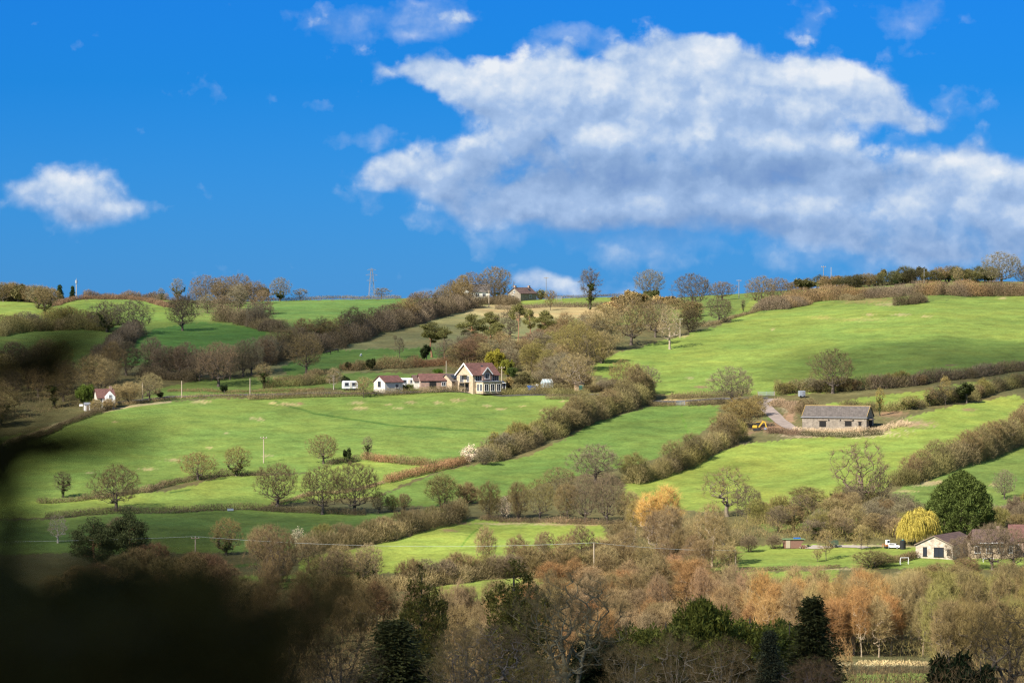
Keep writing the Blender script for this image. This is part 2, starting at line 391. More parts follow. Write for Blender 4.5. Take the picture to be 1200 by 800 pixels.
def ribbon(name, pts, w0, w1, mat, lift=.05):
    """a strip of road laid over the ground along points of the picture"""
    q = [P(*p) for p in pts]; L = []
    for a, b in zip(q, q[1:]):
        n = max(2, int((b - a).length / 2)); L += [a.lerp(b, i / n) for i in range(n)]
    L.append(q[-1]); V = []; Fq = []
    for i, p in enumerate(L):
        d = (L[min(i + 1, len(L) - 1)] - L[max(i - 1, 0)]); d.z = 0; d.normalize(); n = Vector((-d.y, d.x, 0))
        w = w0 + (w1 - w0) * i / (len(L) - 1)
        for s in (-.5, 0, .5):
            X, Y = p.x + n.x * w * s, p.y + n.y * w * s
            V.append((X, Y, float(gz(X, Y)) + lift))
        if i: a = 3 * (i - 1); Fq += [(a, a + 1, a + 4, a + 3), (a + 1, a + 2, a + 5, a + 4)]
    return tag(link(name, raw_mesh(name, V, [np.array(Fq)], mat)), kind='structure')
M['gravel'] = plain('pale_gravel', (.34, .29, .235), .95, .25, 1.2)
M['tarmac'] = plain('worn_tarmac', (.27, .215, .18), .9, .25, .6)
ribbon('track', [(906, 467.5), (893, 472), (900, 480), (912, 491), (924, 500), (938, 506)], 3.6, 3.4, M['tarmac'], .12)
ribbon('gravel_path', [(948, 640.5), (965, 641), (985, 640.5), (1006, 641.5), (1016, 643)], 4.6, 2.4, M['gravel'], .10)
ribbon('lane', [(120, 474.5), (200, 464.5), (300, 462.0), (450, 461.0), (520, 458.2), (700, 463.2), (760, 469), (900, 466)], 2.8, 2.8, plain('lane_tarmac', (.09, .085, .08), .9, .25, .6), .10)

# ------------------------------------------------------------------ plants
def unit(v): return v / np.maximum(np.linalg.norm(v, axis=-1, keepdims=True), 1e-9)

def prisms(A, B, ra, rb, k):
    """tapered k-sided limbs from A to B"""
    d = unit(B - A); ref = np.where(np.abs(d[:, 2:3]) < .9, np.array([[0, 0, 1.0]]), np.array([[1.0, 0, 0]]))
    u = unit(np.cross(d, ref)); w = np.cross(d, u)
    ang = np.arange(k) * 2 * PI / k
    ring = u[:, None, :] * np.cos(ang)[None, :, None] + w[:, None, :] * np.sin(ang)[None, :, None]
    V = np.concatenate([A[:, None] + ring * ra[:, None, None], B[:, None] + ring * rb[:, None, None]], 1)   # n, 2k, 3
    base = np.arange(len(A))[:, None, None] * 2 * k
    i = np.arange(k); q = np.stack([i, (i + 1) % k, k + (i + 1) % k, k + i], -1)[None]
    return V.reshape(-1, 3), (q + base).reshape(-1, 4)

def slivers(rng, S, Dv, L, w):
    """thin twig-like triangles from S along Dv"""
    d = unit(Dv); r = unit(np.cross(d, unit(rng.normal(size=d.shape))))
    hw = r * (w * .5)[:, None]
    V = np.stack([S - hw, S + hw, S + d * L[:, None]], 1)
    return V.reshape(-1, 3)

def flakes(rng, Cn, N, size, aspect=1.8, spread=.8):
    """leaf-sized triangles round centres Cn turned roughly along N"""
    n = len(Cn)
    d = unit(N + rng.normal(size=N.shape) * spread); r = unit(np.cross(d, rng.normal(size=d.shape)))
    s = size * rng.uniform(.6, 1.3, n)
    a = d * (s * aspect * .5)[:, None]; b = r * (s * .5)[:, None]
    return np.stack([Cn - a - b, Cn - a * .2 + b, Cn + a], 1).reshape(-1, 3)

def tris(n): return np.arange(n * 3).reshape(-1, 3)

def skeleton(rng, H, bole, rx, zc, rz, n, leader=.55, gnarl=.12, up=.3, stems=1, shell=.5, flat=0.0, step=1.0, lean=.03):
    """grow a crown: every tip joins the nearest limb; returns points, parents, radii"""
    pos, par, ok = [], [], []
    for s in range(stems):
        a = rng.uniform(0, 2 * PI); off = np.array([math.cos(a), math.sin(a), 0]) * (0 if stems == 1 else rng.uniform(.1, .10 * rx + .2))
        out = np.array([math.cos(a), math.sin(a), 0]) * (0 if stems == 1 else rng.uniform(.1, .55) * rx)
        top = leader * H * (1 if stems == 1 else rng.uniform(.7, 1.15)); m = max(3, int(top / step / .8))
        ln = rng.normal(0, lean * top, 2); prev = -1; p = off.copy()
        for i in range(m + 1):
            t = i / m
            p = off + out * t ** 1.4 + np.array([ln[0] * t, ln[1] * t, top * t]) + np.append(rng.normal(0, gnarl * .35, 2) * (t > 0), 0)
            pos.append(p); par.append(prev); ok.append(p[2] >= bole * .8); prev = len(pos) - 1
    d = unit(rng.normal(size=(n, 3))); r = rng.uniform(0, 1, n) ** (1 / 3 * (1 - shell) + .12)
    T = d * r[:, None] * np.array([rx, rx, rz]) + np.array([0, 0, zc])
    lob = 1 + .16 * np.sin(3 * np.arctan2(d[:, 1], d[:, 0]) + rng.uniform(0, 6)) + .12 * np.sin(5 * np.arctan2(d[:, 1], d[:, 0]) + 4 * d[:, 2] + rng.uniform(0, 6))
    T[:, :2] *= lob[:, None]
    T = T[T[:, 2] > bole * .75]
    T = T[np.argsort(np.linalg.norm(T - np.array([0, 0, bole]), axis=1))]
    cap = len(pos) + len(T) * 14
    A = np.zeros((cap, 3)); A[:len(pos)] = pos; PR = np.full(cap, -1); PR[:len(par)] = par; OK = np.zeros(cap, bool); OK[:len(ok)] = ok
    if not OK[:len(ok)].any(): OK[len(ok) - 1] = True
    k = len(pos)
    for t in T:
        q = A[:k]; dist = np.linalg.norm(q - t, axis=1)
        cost = dist + np.maximum(q[:, 2] - t[2] + .1, 0) * 1.2 + np.where(OK[:k], 0, 1e6)
        j = int(np.argmin(cost)); L = dist[j]
        if L < .15: continue
        m = max(1, int(L / step)); 
        if k + m >= cap: break
        g = PR[j]; dj = unit(A[j] - A[g]) if g >= 0 else np.array([0, 0, 1.0])
        mid = A[j] + dj * L * .25 + (t - A[j]) * .35 + np.array([0, 0, up * L * .25])
        prev = j
        for i in range(1, m + 1):
            s = i / m; p = (1 - s) ** 2 * A[j] + 2 * s * (1 - s) * mid + s * s * t
            if i < m: p = p + rng.normal(0, gnarl * min(L, 3) * .5, 3)
            A[k] = p; PR[k] = prev; OK[k] = True; prev = k; k += 1
    A = A[:k]; PR = PR[:k]
    cnt = np.zeros(k); kids = np.zeros(k); 
    for i in range(k):
        if PR[i] >= 0: kids[PR[i]] += 1
    cnt[kids == 0] = 1
    for i in range(k - 1, -1, -1):
        if PR[i] >= 0: cnt[PR[i]] += cnt[i]
    return A, PR, cnt

def bare_tree(seed, H, bole, rx, zc, rz, n, r0, ntw, tl=(.5, 1.2), tw=.035, leader=.55, gnarl=.12, up=.3, stems=1, shell=.5, ivy=0, thin=.012, sides=5, step=1.0, rexp=.5, droop=0.0, lean=.03, tmin=0.0, upb=.2):
    """meshes (limbs, twigs, ivy or None) of one leafless tree"""
    rng = np.random.default_rng(seed)
    A, PR, cnt = skeleton(rng, H, bole, rx, zc, rz, n, leader, gnarl, up, stems, shell, step=step, lean=lean)
    rad = thin + (r0 - thin) * ((cnt - 1) / max(cnt.max() - 1, 1)) ** rexp
    low = A[:, 2] < .06 * H
    rad[low] *= 1.0 + .5 * (1 - A[low, 2] / (.06 * H))
    e = np.nonzero(PR >= 0)[0]; a = PR[e]
    big = rad[a] > r0 * .3
    V1, q1 = prisms(A[a[big]], A[e[big]], rad[a[big]], rad[e[big]] , sides + 2)
    V2, q2 = prisms(A[a[~big]], A[e[~big]], rad[a[~big]], rad[e[~big]], 3)
    limbs = raw_mesh('limbs', np.concatenate([V1, V2]), [q1, q2 + len(V1)], M['bark'], np.ones(3), smooth=True)
    w = 1.0 / cnt[e] ** .85 * (A[e, 2] > max(bole, tmin)); w /= w.sum()
    i = rng.choice(len(e), ntw, p=w); f = rng.uniform(0, 1, ntw)[:, None]
    S = A[a[i]] * (1 - f) + A[e[i]] * f
    ed = unit(A[e[i]] - A[a[i]]); out = unit(S - np.array([0, 0, zc - rz * .4]))
    D = unit(ed * .55 + out * .55 + rng.normal(size=S.shape) * .55 + np.array([0, 0, upb - droop]))
    L = rng.uniform(tl[0], tl[1], ntw)
    h = rng.uniform(0, 1, ntw) < .45                     # half of them leave another twig
    S[h] += D[h] * (L[h] * rng.uniform(.3, .8, h.sum()))[:, None]
    D[h] = unit(D[h] + rng.normal(size=D[h].shape) * .6 - np.array([0, 0, droop]))
    V = slivers(rng, S, D, L, np.full(ntw, tw) * rng.uniform(.6, 1.4, ntw))
    tint = np.repeat(rng.uniform(.82, 1.18, (ntw, 1)), 3, 0) * np.ones((1, 3))
    twigs = raw_mesh('twigs', V, [tris(ntw)], M['twig'], tint)
    iv = None
    if ivy:
        c = rng.choice(len(e), ivy, p=(lambda q: q / q.sum())((rad[a] > r0 * .25) * np.linalg.norm(A[e] - A[a], axis=1) * (A[e, 2] < H * .62)))
        f = rng.uniform(0, 1, ivy)[:, None]; S = A[a[c]] * (1 - f) + A[e[c]] * f
        N = unit(rng.normal(size=S.shape)); S = S + N * (rad[a[c]] + rng.uniform(0, .38, ivy))[:, None]
        iv = raw_mesh('ivy', flakes(rng, S, N, np.full(ivy, .26), 1.2), [tris(ivy)], M['leaf'], np.repeat(rng.uniform(.6, 1.3, (ivy, 1)), 3, 0) * np.ones((1, 3)))
    return limbs, twigs, iv, H, rx

def shell_points(rng, n, fn):
    """n points on a crown given as fn(direction) -> radius scale; directions over the upper part"""
    d = unit(rng.normal(size=(n, 3))); return d

def trunk_mesh(rng, H, r0, bends=.02, k=8, r1=.04):
    m = 10; t = np.linspace(0, 1, m + 1); off = np.cumsum(rng.normal(0, bends * H / m * 2, (m + 1, 2)), 0); off[0] = 0
    A = np.column_stack([off, t * H]); r = r0 * (1 - t) ** .8 + r1; r[0] *= 1.35
    V, q = prisms(A[:-1], A[1:], r[:-1], r[1:], k)
    return A, V, q

def evergreen(seed, H, rx, kind, ntuft, per, size, r0=.3, base=.05):
    """dense evergreens: kind 'cypress' (ovoid of upswept tufts), 'spruce' (tiers of boughs), 'round' (clumpy crown)"""
    rng = np.random.default_rng(seed)
    A, V, q = trunk_mesh(rng, H * .93, r0)
    limbs = [(V, q)]
    if kind == 'spruce':
        nb = ntuft // 9; z = base * H + (H * (1 - base)) * rng.uniform(0, 1, nb) ** 1.15 * .985
        ph = rng.uniform(0, 2 * PI, nb); L = rx * (1 - (z - base * H) / (H * (1 - base))) ** .85 * rng.uniform(.40, 1.22, nb) + .12
        drop = rng.uniform(.05, .35, nb)
        C, N = [], []
        f = rng.uniform(.15, 1, (nb, 9)); r = f * L[:, None]
        zz = z[:, None] + r * (.18 - drop[:, None] * f) ; side = rng.normal(0, .16, (nb, 9)) * r
        X = r * np.cos(ph)[:, None] - side * np.sin(ph)[:, None]; Y = r * np.sin(ph)[:, None] + side * np.cos(ph)[:, None]
        C = np.stack([X, Y, zz], -1).reshape(-1, 3)
        N = np.stack([np.cos(ph)[:, None] * np.ones((1, 9)), np.sin(ph)[:, None] * np.ones((1, 9)), -.25 * np.ones((nb, 9))], -1).reshape(-1, 3)
        ends = np.stack([L * np.cos(ph), L * np.sin(ph), z + L * (.18 - drop)], -1)
        st = np.stack([np.zeros(nb), np.zeros(nb), z], -1)
        limbs.append(prisms(st, ends, np.full(nb, .05), np.full(nb, .012), 3))
        sp = .55; vol = .16 + .06 * rx
    else:
        d = unit(rng.normal(size=(ntuft, 3)))
        if kind == 'plume':
            nsp = 15; sa = rng.uniform(0, 2 * PI, nsp); sr = rx * rng.uniform(.2, .95, nsp); sr[0] = 0
            sh = H * np.clip(1.0 - .34 * sr / rx + rng.normal(0, .05, nsp), .5, .97); sh[0] = H; sw = rx * rng.uniform(.28, .5, nsp); sw[0] = .44 * rx
            wh = rng.integers(0, nsp, ntuft); zz = rng.uniform(0, 1, ntuft) ** .9; ang = rng.uniform(0, 2 * PI, ntuft)
            prof = np.interp(zz, [0, .2, .5, .8, .94, 1], [.8, 1.0, .9, .55, .25, .03])
            rr = sw[wh] * prof * (1 + .22 * np.sin(ang * 3 + wh) + .15 * np.sin(zz * 23 + wh * 2 + ang)) * rng.uniform(.3, 1, ntuft) ** .45 + rng.exponential(.16, ntuft) * (rng.uniform(0, 1, ntuft) < .3)
            C = np.column_stack([sr[wh] * np.cos(sa[wh]) * (.4 + .6 * zz) + rr * np.cos(ang), sr[wh] * np.sin(sa[wh]) * (.4 + .6 * zz) + rr * np.sin(ang), sh[wh] * (base + (1 - base) * zz)])
            N = np.column_stack([np.cos(ang) * .6, np.sin(ang) * .6, 1.0 + 0 * zz])
        elif kind == 'cypress':
            zz = rng.uniform(0, 1, ntuft) ** .9; ang = rng.uniform(0, 2 * PI, ntuft)
            prof = np.interp(zz, [0, .12, .35, .6, .8, .93, 1], [.72, .92, 1.0, .88, .62, .30, .04])
            lob = 1 + .08 * np.sin(ang * 3 + seed) + .07 * np.sin(ang * 5 + zz * 9) + .06 * np.sin(ang * 8 - zz * 17) + rng.normal(0, .05, ntuft)
            rr = rx * prof * lob * rng.uniform(.55, 1, ntuft) ** .35
            C = np.column_stack([rr * np.cos(ang), rr * np.sin(ang), H * (base + (1 - base) * zz)])
            N = np.column_stack([np.cos(ang) * .8, np.sin(ang) * .8, .9 - .2 * zz])
        else:
            ncl = max(7, ntuft // 60)
            dc = unit(rng.normal(size=(ncl, 3))); rc = rng.uniform(.35, .85, ncl)
            cc = dc * rc[:, None] * np.array([rx, rx, H * .40]) + np.array([0, 0, H * .56])
            cc[:, 2] = np.maximum(cc[:, 2], H * (base + .12))
            which = rng.integers(0, ncl, ntuft); cr = rng.uniform(.26, .48, ncl) * min(rx, H * .42)
            rr = cr[which] * rng.uniform(.3, 1, ntuft) ** .4
            C = cc[which] + d * rr[:, None]; C[:, 2] = np.maximum(C[:, 2], H * base + rng.uniform(0, .4, ntuft))
            N = d + np.array([0, 0, .35])
            limbs.append(prisms(np.repeat(np.array([[0, 0, H * .25]]), ncl, 0), cc, np.full(ncl, r0 * .4), np.full(ncl, .03), 4))
        sp = .7; vol = .22
    n = len(C) * per
    Cn = np.repeat(C, per, 0) + rng.normal(0, vol, (n, 3)); Nn = np.repeat(N, per, 0)
    V = flakes(rng, Cn, Nn, np.full(n, size), 2.4, sp)
    tt = np.repeat(rng.uniform(.65, 1.35, (len(C), 1)), per, 0)
    tint = np.repeat(tt * rng.uniform(.85, 1.15, (n, 1)), 3, 0) * np.ones((1, 3))
    fo = raw_mesh('foliage', V, [tris(n)], M['leaf'], tint)
    LV = []; LQ = []; o = 0
    for v, qq in limbs: LV.append(v); LQ.append(qq + o); o += len(v)
    return raw_mesh('trunk', np.concatenate(LV), LQ, M['bark'], np.ones(3), smooth=True), fo, None, H, rx

def scots_pine(seed, H, rx, first=.5, npad=22, lean=.04):
    rng = np.random.default_rng(seed)
    A, V, q = trunk_mesh(rng, H * .9, .24, lean, 8, .05)
    LV = [V]; LQ = [q]; o = len(V)
    cz, hz = (first + 1) / 2 * H, (1 - first) / 2 * H
    C = []
    for i in range(npad):
        d = unit(rng.normal(size=(1, 3)))[0] * rng.uniform(.25, 1) ** .5
        c = np.array([d[0] * rx * .78, d[1] * rx * .78, cz + d[2] * hz * .82])
        t = np.clip((c[2] - rng.uniform(.04, .16) * H) / (H * .9), .3, .98); p = A[min(int(t * 10), 9)].copy(); p[2] = t * H * .9
        v, qq = prisms(np.array([p]), np.array([c]), np.array([.075]), np.array([.025]), 5); LV.append(v); LQ.append(qq + o); o += len(v)
        C.append((c, rx * rng.uniform(.20, .40)))
    C.append((A[-1] + np.array([0, 0, .05 * H]), rx * .34))
    F_, T_ = [], []
    for c, r in C:
        n = 360; d = unit(rng.normal(size=(n, 3))); d[:, 2] = d[:, 2] * .9 + .1
        cc = c + d * np.array([r, r, r * .72]) * (rng.uniform(.1, 1, (n, 1)) ** .5)
        F_.append(flakes(rng, cc, d + np.array([0, 0, .5]), np.full(n, .19), 2.4, .7)); T_.append(np.full((n * 3, 3), rng.uniform(.75, 1.25)))
    V = np.concatenate(F_)
    fo = raw_mesh('needles', V, [tris(len(V) // 3)], M['leaf'], np.concatenate(T_))
    return raw_mesh('trunk', np.concatenate(LV), LQ, M['bark'], np.ones(3), smooth=True), fo, None, H, rx

def weeping(seed, H, rx):
    rng = np.random.default_rng(seed)
    A, PR, cnt = skeleton(rng, H, H * .22, rx * .8, H * .68, H * .3, 150, .5, .14, .4)
    rad = .012 + .26 * ((cnt - 1) / (cnt.max() - 1)) ** .55
    e = np.nonzero(PR >= 0)[0]; a = PR[e]
    V, q = prisms(A[a], A[e], rad[a], rad[e], 5)
    n = 6000; w = 1 / cnt[e] * (A[e, 2] > H * .38) * (rng.uniform(0, 1, len(e)) < .30); w /= w.sum(); i = rng.choice(len(e), n, p=w)
    S = A[e[i]] + rng.normal(0, .22, (n, 3)); out = unit(S * np.array([1, 1, 0]) + 1e-6)
    k = 5; Vs = []
    D = unit(out * .8 + rng.normal(size=S.shape) * .35 + np.array([0, 0, .35]))
    L = rng.uniform(.4, 1.05, n)
    for j in range(k):                                   # each withy falls in three lengths
        Vs.append(slivers(rng, S, D, L * 1.15, np.full(n, .09))); S = S + D * L[:, None]; D = unit(D * .5 + np.array([0, 0, -.75]) + rng.normal(size=S.shape) * .12)
    V2 = np.concatenate(Vs); keep = np.repeat(V2.reshape(-1, 3, 3)[:, 2, 2] > .25, 3); V2 = V2[keep]
    return raw_mesh('trunk', V, [q], M['bark'], np.ones(3), smooth=True), raw_mesh('withies', V2, [tris(len(V2) // 3)], M['leaf'], np.ones((len(V2), 3))), None, H, rx

def leafy_bush(seed, H, rx, n=2600, size=.22):
    """a bush that keeps its leaves or is in flower"""
    rng = np.random.default_rng(seed)
    A, PR, cnt = skeleton(rng, H, .1, rx * .85, H * .55, H * .42, 90, .4, .12, .3, stems=5)
    rad = .012 + .06 * ((cnt - 1) / (cnt.max() - 1)) ** .5
    e = np.nonzero(PR >= 0)[0]; a = PR[e]; V, q = prisms(A[a], A[e], rad[a], rad[e], 4)
    i = rng.choice(len(e), n, p=(lambda w: w / w.sum())(1 / cnt[e])); c = A[e[i]] + rng.normal(0, .28, (n, 3)); c[:, 2] = np.maximum(c[:, 2], .1)
    N = unit(c - np.array([0, 0, H * .3]))
    return raw_mesh('stems', V, [q], M['bark'], np.ones(3)), raw_mesh('leaves', flakes(rng, c, N, np.full(n, size), 1.5), [tris(n)], M['leaf'], np.repeat(rng.uniform(.6, 1.35, (n, 1)), 3, 0) * np.ones((1, 3))), None, H, rx

PROTO = {}
# open grown field oaks
for i in range(5): PROTO['oak%d' % i] = bare_tree(100 + i, 13, 2.0 + .3 * i, 5.7 + .3 * (i % 2), 7.3, 5.4, 1000, .40, 24000, (.3, .9), .024, .5, .15, .25, 1, .40, thin=.012, rexp=.62)
for i in range(2): PROTO['ivyoak%d' % i] = bare_tree(140 + i, 13, 1.8, 5.2, 7.2, 5.4, 800, .42, 20000, (.3, .9), .024, .55, .15, .25, 1, .40, ivy=3000, thin=.012, rexp=.62)
# woodland trees, taller than wide
for i in range(5): PROTO['tall%d' % i] = bare_tree(200 + i, 15, 2.2, 4.0, 8.6, 6.4, 750, .28, 21000, (.4, 1.3), .023, .72, .12, .6, 1, .34, thin=.012, rexp=.6, upb=.5)
for i in range(2): PROTO['ivytall%d' % i] = bare_tree(240 + i, 15, 3.0, 3.2, 9.2, 5.8, 380, .28, 8000, (.4, 1.2), .025, .78, .12, .5, 1, .4, ivy=3400, thin=.012, rexp=.6, upb=.4)
# slender birches and alders
for i in range(4): PROTO['birch%d' % i] = bare_tree(300 + i, 14, 2.6, 2.3, 8.4, 5.8, 380, .17, 11000, (.6, 1.9), .021, .90, .07, .9, 1, .33, thin=.013, rexp=.5, tmin=4.6, upb=1.0)
for i in range(4): PROTO['multi%d' % i] = bare_tree(330 + i, 12, .8, 3.7, 6.4, 5.6, 560, .15, 18000, (.5, 1.5), .023, .70, .10, .8, 6, .32, thin=.012, rexp=.55, upb=.7)
# shrubs of hedge and scrub
for i in range(4): PROTO['shrub%d' % i] = bare_tree(400 + i, 5, .1, 2.9, 2.5, 2.5, 380, .08, 15000, (.35, 1.0), .027, .45, .12, .5, 8, .28, thin=.010, step=.6, upb=.6)
# thinly twigged trees with pale limbs
for i in range(3): PROTO['dead%d' % i] = bare_tree(500 + i, 12, 2.4, 4.0, 7.2, 4.8, 320, .34, 7000, (.3, .9), .024, .6, .17, .45, 1, .42, thin=.015, rexp=.68)
for i in range(2): PROTO['sapling%d' % i] = bare_tree(520 + i, 7, 1.4, 1.8, 4.3, 2.7, 190, .08, 5000, (.25, .8), .020, .75, .08, .7, 1, .36, thin=.010, step=.6, upb=.5)
# near trees on our own slope, seen twig by twig
for i in range(2): PROTO['near%d' % i] = bare_tree(540 + i, 15, 3.4, 5.4, 9.4, 5.8, 700, .30, 22000, (.3, 1.1), .015, .55, .13, .7, 3, .40, thin=.011, step=.8, rexp=.58, upb=.5)
for i in range(2): PROTO['nearthin%d' % i] = bare_tree(560 + i, 13, .8, 3.9, 7.2, 6.0, 380, .12, 13000, (.5, 1.7), .013, .82, .09, 1.0, 8, .36, thin=.010, step=.8, rexp=.5, upb=.9)
PROTO['cypress_big'] = evergreen(600, 13.2, 7.2, 'cypress', 4600, 13, .21, .5, .03)
for i in range(2): PROTO['cypress_near%d' % i] = evergreen(601 + i * 7, 15, 3.6, 'plume', 1500, 13, .15, .35, .02)
PROTO['cypress_small'] = evergreen(602, 9, 2.9, 'plume', 1500, 14, .15, .3, .02)
PROTO['spruce'] = evergreen(610, 15, 3.4, 'spruce', 3600, 6, .20, .3, .04)
PROTO['spruce_open'] = evergreen(611, 15, 4.2, 'spruce', 3600, 5, .21, .3, .04)
PROTO['spruce_far'] = evergreen(612, 9, 2.3, 'spruce', 1800, 4, .30, .2, .04)
PROTO['yew0'] = evergreen(620, 8, 4.4, 'round', 1500, 14, .19, .3, .04)
PROTO['yew1'] = evergreen(621, 8, 4.4, 'round', 1500, 14, .19, .3, .04)
PROTO['holly0'] = evergreen(622, 5, 2.4, 'round', 420, 9, .28, .15, .03)
PROTO['holly1'] = evergreen(623, 5, 2.4, 'round', 420, 9, .28, .15, .03)
for i in range(4): PROTO['pine%d' % i] = scots_pine(640 + i, 14, 4.6, (.38, .42, .30, .62)[i], (24, 20, 28, 11)[i], .04)
PROTO['pinelow'] = scots_pine(655, 12, 5.6, .10, 40, .04)
PROTO['willow'] = weeping(660, 9, 4.2)
for i in range(2): PROTO['bush%d' % i] = leafy_bush(680 + i, 3.2, 2.4)
for i in range(2): PROTO['blossom%d' % i] = leafy_bush(690 + i, 4, 2.6, 2400, .17)
# ------------------------------------------------------------------ planting
PRNG = random.Random(11)
BROWN = (.218, .166, .088); MAUVE = (.195, .150, .104); TAN = (.31, .245, .13); OLIVE = (.25, .22, .082); GREY = (.215, .186, .128); DUSK = (.130, .106, .074)
RED = (.31, .180, .085); ORANGE = (.40, .235, .10); GOLD = (.60, .385, .14); STRAW = (.34, .27, .16); BARK = (.125, .10, .078); PALEBARK = (.36, .29, .215)
EVER = (.060, .090, .030); DKEVER = (.035, .050, .022); PINE = (.155, .155, .062); IVY = (.060, .085, .028)
VAR = {}
for k in PROTO: VAR.setdefault(k.rstrip('0123456789'), []).append(k)
NAMES = {'oak': 'oak_tree', 'ivyoak': 'oak_tree', 'tall': 'bare_tree', 'ivytall': 'ivy_clad_tree', 'birch': 'birch_tree', 'multi': 'bushy_tree', 'shrub': 'shrub', 'dead': 'bare_tree', 'sapling': 'sapling', 'near': 'bare_tree', 'nearthin': 'bushy_tree',
         'cypress_big': 'cypress_tree', 'cypress_near': 'cypress_tree', 'cypress_small': 'cypress_tree', 'spruce': 'spruce_tree', 'spruce_open': 'spruce_tree', 'spruce_far': 'spruce_tree', 'yew': 'evergreen_tree', 'holly': 'evergreen_bush', 'pine': 'pine_tree', 'pinelow': 'pine_tree',
         'willow': 'willow_tree', 'bush': 'garden_bush', 'blossom': 'blossom_bush'}
PARTN = {'shrub': ('stem', 'twigs'), 'bush': ('stem', 'leaves'), 'blossom': ('stem', 'blossom')}
def plant(kind, x, y, h, w, col, label, cat=None, group=None, D=None, bark=BARK, ivy=IVY, rz=None, tilt=0.0, jit=.0):
    """a plant whose foot the photo shows at x, y, h tall and w wide in picture units (D: its distance when the foot is out of sight and y is its top)"""
    key = PRNG.choice(VAR[kind]); limbs, fo, iv, H0, rx = PROTO[key]
    if D is None:
        p = P(x, y); D = p.y; hm = h * D / F
    else:
        q = AT(x, y, D); p = Vector((q.x, q.y, float(gz(q.x, q.y)))); hm = q.z - p.z
    s = hm / H0; sw = w * D / F / (2.12 * rx)
    root = empty(NAMES[kind], p - Vector((0, 0, .12)), PRNG.uniform(0, 6.28) if rz is None else rz)
    root.rotation_euler.y = tilt
    root.scale = (sw, sw * PRNG.uniform(.92, 1.08), s)
    c = cat or ('shrub' if kind in ('shrub',) else 'bush' if kind in ('bush', 'blossom', 'holly') else 'tree')
    tag(root, label, c, group)
    tn, cn = PARTN.get(kind, ('trunk', 'crown'))
    j = [PRNG.uniform(1 - jit, 1 + jit) for _ in range(3)]; k = PRNG.uniform(1 - jit, 1 + jit)
    link(tn, limbs, root, bark); link(cn, fo, root, tuple(col[i] * k * (1 + (j[i] - 1) * .4) for i in range(3)))
    if iv is not None: link('ivy', iv, root, ivy)
    return root

def hedge(pts, h, w, col, label, name='hedge', cat='hedge', dens=1.0, rag=.25, lump=3.0, col2=None, leaf=False, size=.58, tw=.062, seed=None, lift=0.0, group=None, block=False):
    """one hedge along points of the picture: h, w metres (number or pair from first to last point); rag: how uneven its top is"""
    rng = np.random.default_rng(abs(hash((round(pts[0][0] * 10), round(pts[0][1] * 10), len(pts)))) % 2 ** 31)
    q = np.array([P(*p) for p in pts]); seg = np.linalg.norm(np.diff(q, axis=0), axis=1); cum = np.concatenate([[0], np.cumsum(seg)]); LEN = cum[-1]
    ha, hb = (h, h) if np.isscalar(h) else h; wa, wb = (w, w) if np.isscalar(w) else w
    hm, wm = (ha + hb) / 2, (wa + wb) / 2
    n = int(LEN * (hm * 1.2 + wm * .8) * 52 * dens / (size / .5) / (tw / .10))
    s = rng.uniform(0, LEN, n); t = s / LEN
    kn = max(3, int(LEN / lump)); kx = np.linspace(0, LEN, kn + 1); hv = 1 + rng.uniform(-1, .8, kn + 1) * rag; wv = 1 + rng.uniform(-1, 1, kn + 1) * rag * .5; ov = rng.normal(0, .14 * wm * min(1, rag * 3), kn + 1)
    hn = (ha + (hb - ha) * t) * np.interp(s, kx, hv); wn = (wa + (wb - wa) * t) * np.interp(s, kx, wv)
    # round each bush off a little between the knots
    hn = hn * (1 - rag * .35 * np.abs(np.sin(PI * s / lump + 1.3)))
    ang = rng.uniform(0, PI, n); rr = rng.uniform(0, 1, n) ** (.42)
    e = .55 if block else .85
    cx = np.sign(np.cos(ang)) * np.abs(np.cos(ang)) ** e * rr; cz = np.abs(np.sin(ang)) ** e * rr
    lo = rng.uniform(0, 1, n) < .45; cz = np.where(lo, rng.uniform(0, .75, n) * np.sqrt(np.maximum(0, 1 - cx ** 2)), cz)
    off = cx * wn / 2 + np.interp(s, kx, ov); zz = cz * hn
    X = np.interp(s, cum, q[:, 0]); Y = np.interp(s, cum, q[:, 1])
    k = np.clip(np.searchsorted(cum, s) - 1, 0, len(seg) - 1); dx = np.diff(q[:, :2], axis=0)[k]; dx = dx / np.maximum(np.linalg.norm(dx, axis=1, keepdims=True), 1e-6)
    X = X - dx[:, 1] * off; Y = Y + dx[:, 0] * off
    C = np.column_stack([X, Y, gz(X, Y) + zz + lift])
    lv = rng.normal(0, .16, kn + 1); tone = 1 + np.interp(s, kx, lv); mixk = np.clip(np.interp(s, kx, rng.uniform(-.3, 1.3, kn + 1)), 0, 1)[:, None]
    base = np.array(col)[None, :] * (1 - mixk) + np.array(col2 if col2 is not None else col)[None, :] * mixk
    tint = base * tone[:, None] * rng.uniform(.9, 1.1, (n, 1))
    outv = np.column_stack([-dx[:, 1] * cx, dx[:, 0] * cx, cz + .15])
    if leaf: V = flakes(rng, C, outv, np.full(n, size * .62), 1.3, .8)
    else: V = slivers(rng, C, outv * .5 + rng.normal(size=C.shape) * .5 + np.array([0, 0, .55]), rng.uniform(.5, 1.3, n) * size * np.clip(hn / 2, .45, 1.5), np.full(n, tw) * rng.uniform(.6, 1.4, n))
    org = Vector(C.mean(0)); org.z = float(gz(org.x, org.y))
    V = V - np.array(org)[None, :]
    me = raw_mesh(name, V, [tris(n)], M['leaf'] if leaf else M['twig'], np.repeat(tint, 3, 0))
    o = link(name, me, None, (1, 1, 1), org)
    return tag(o, label, cat, group)

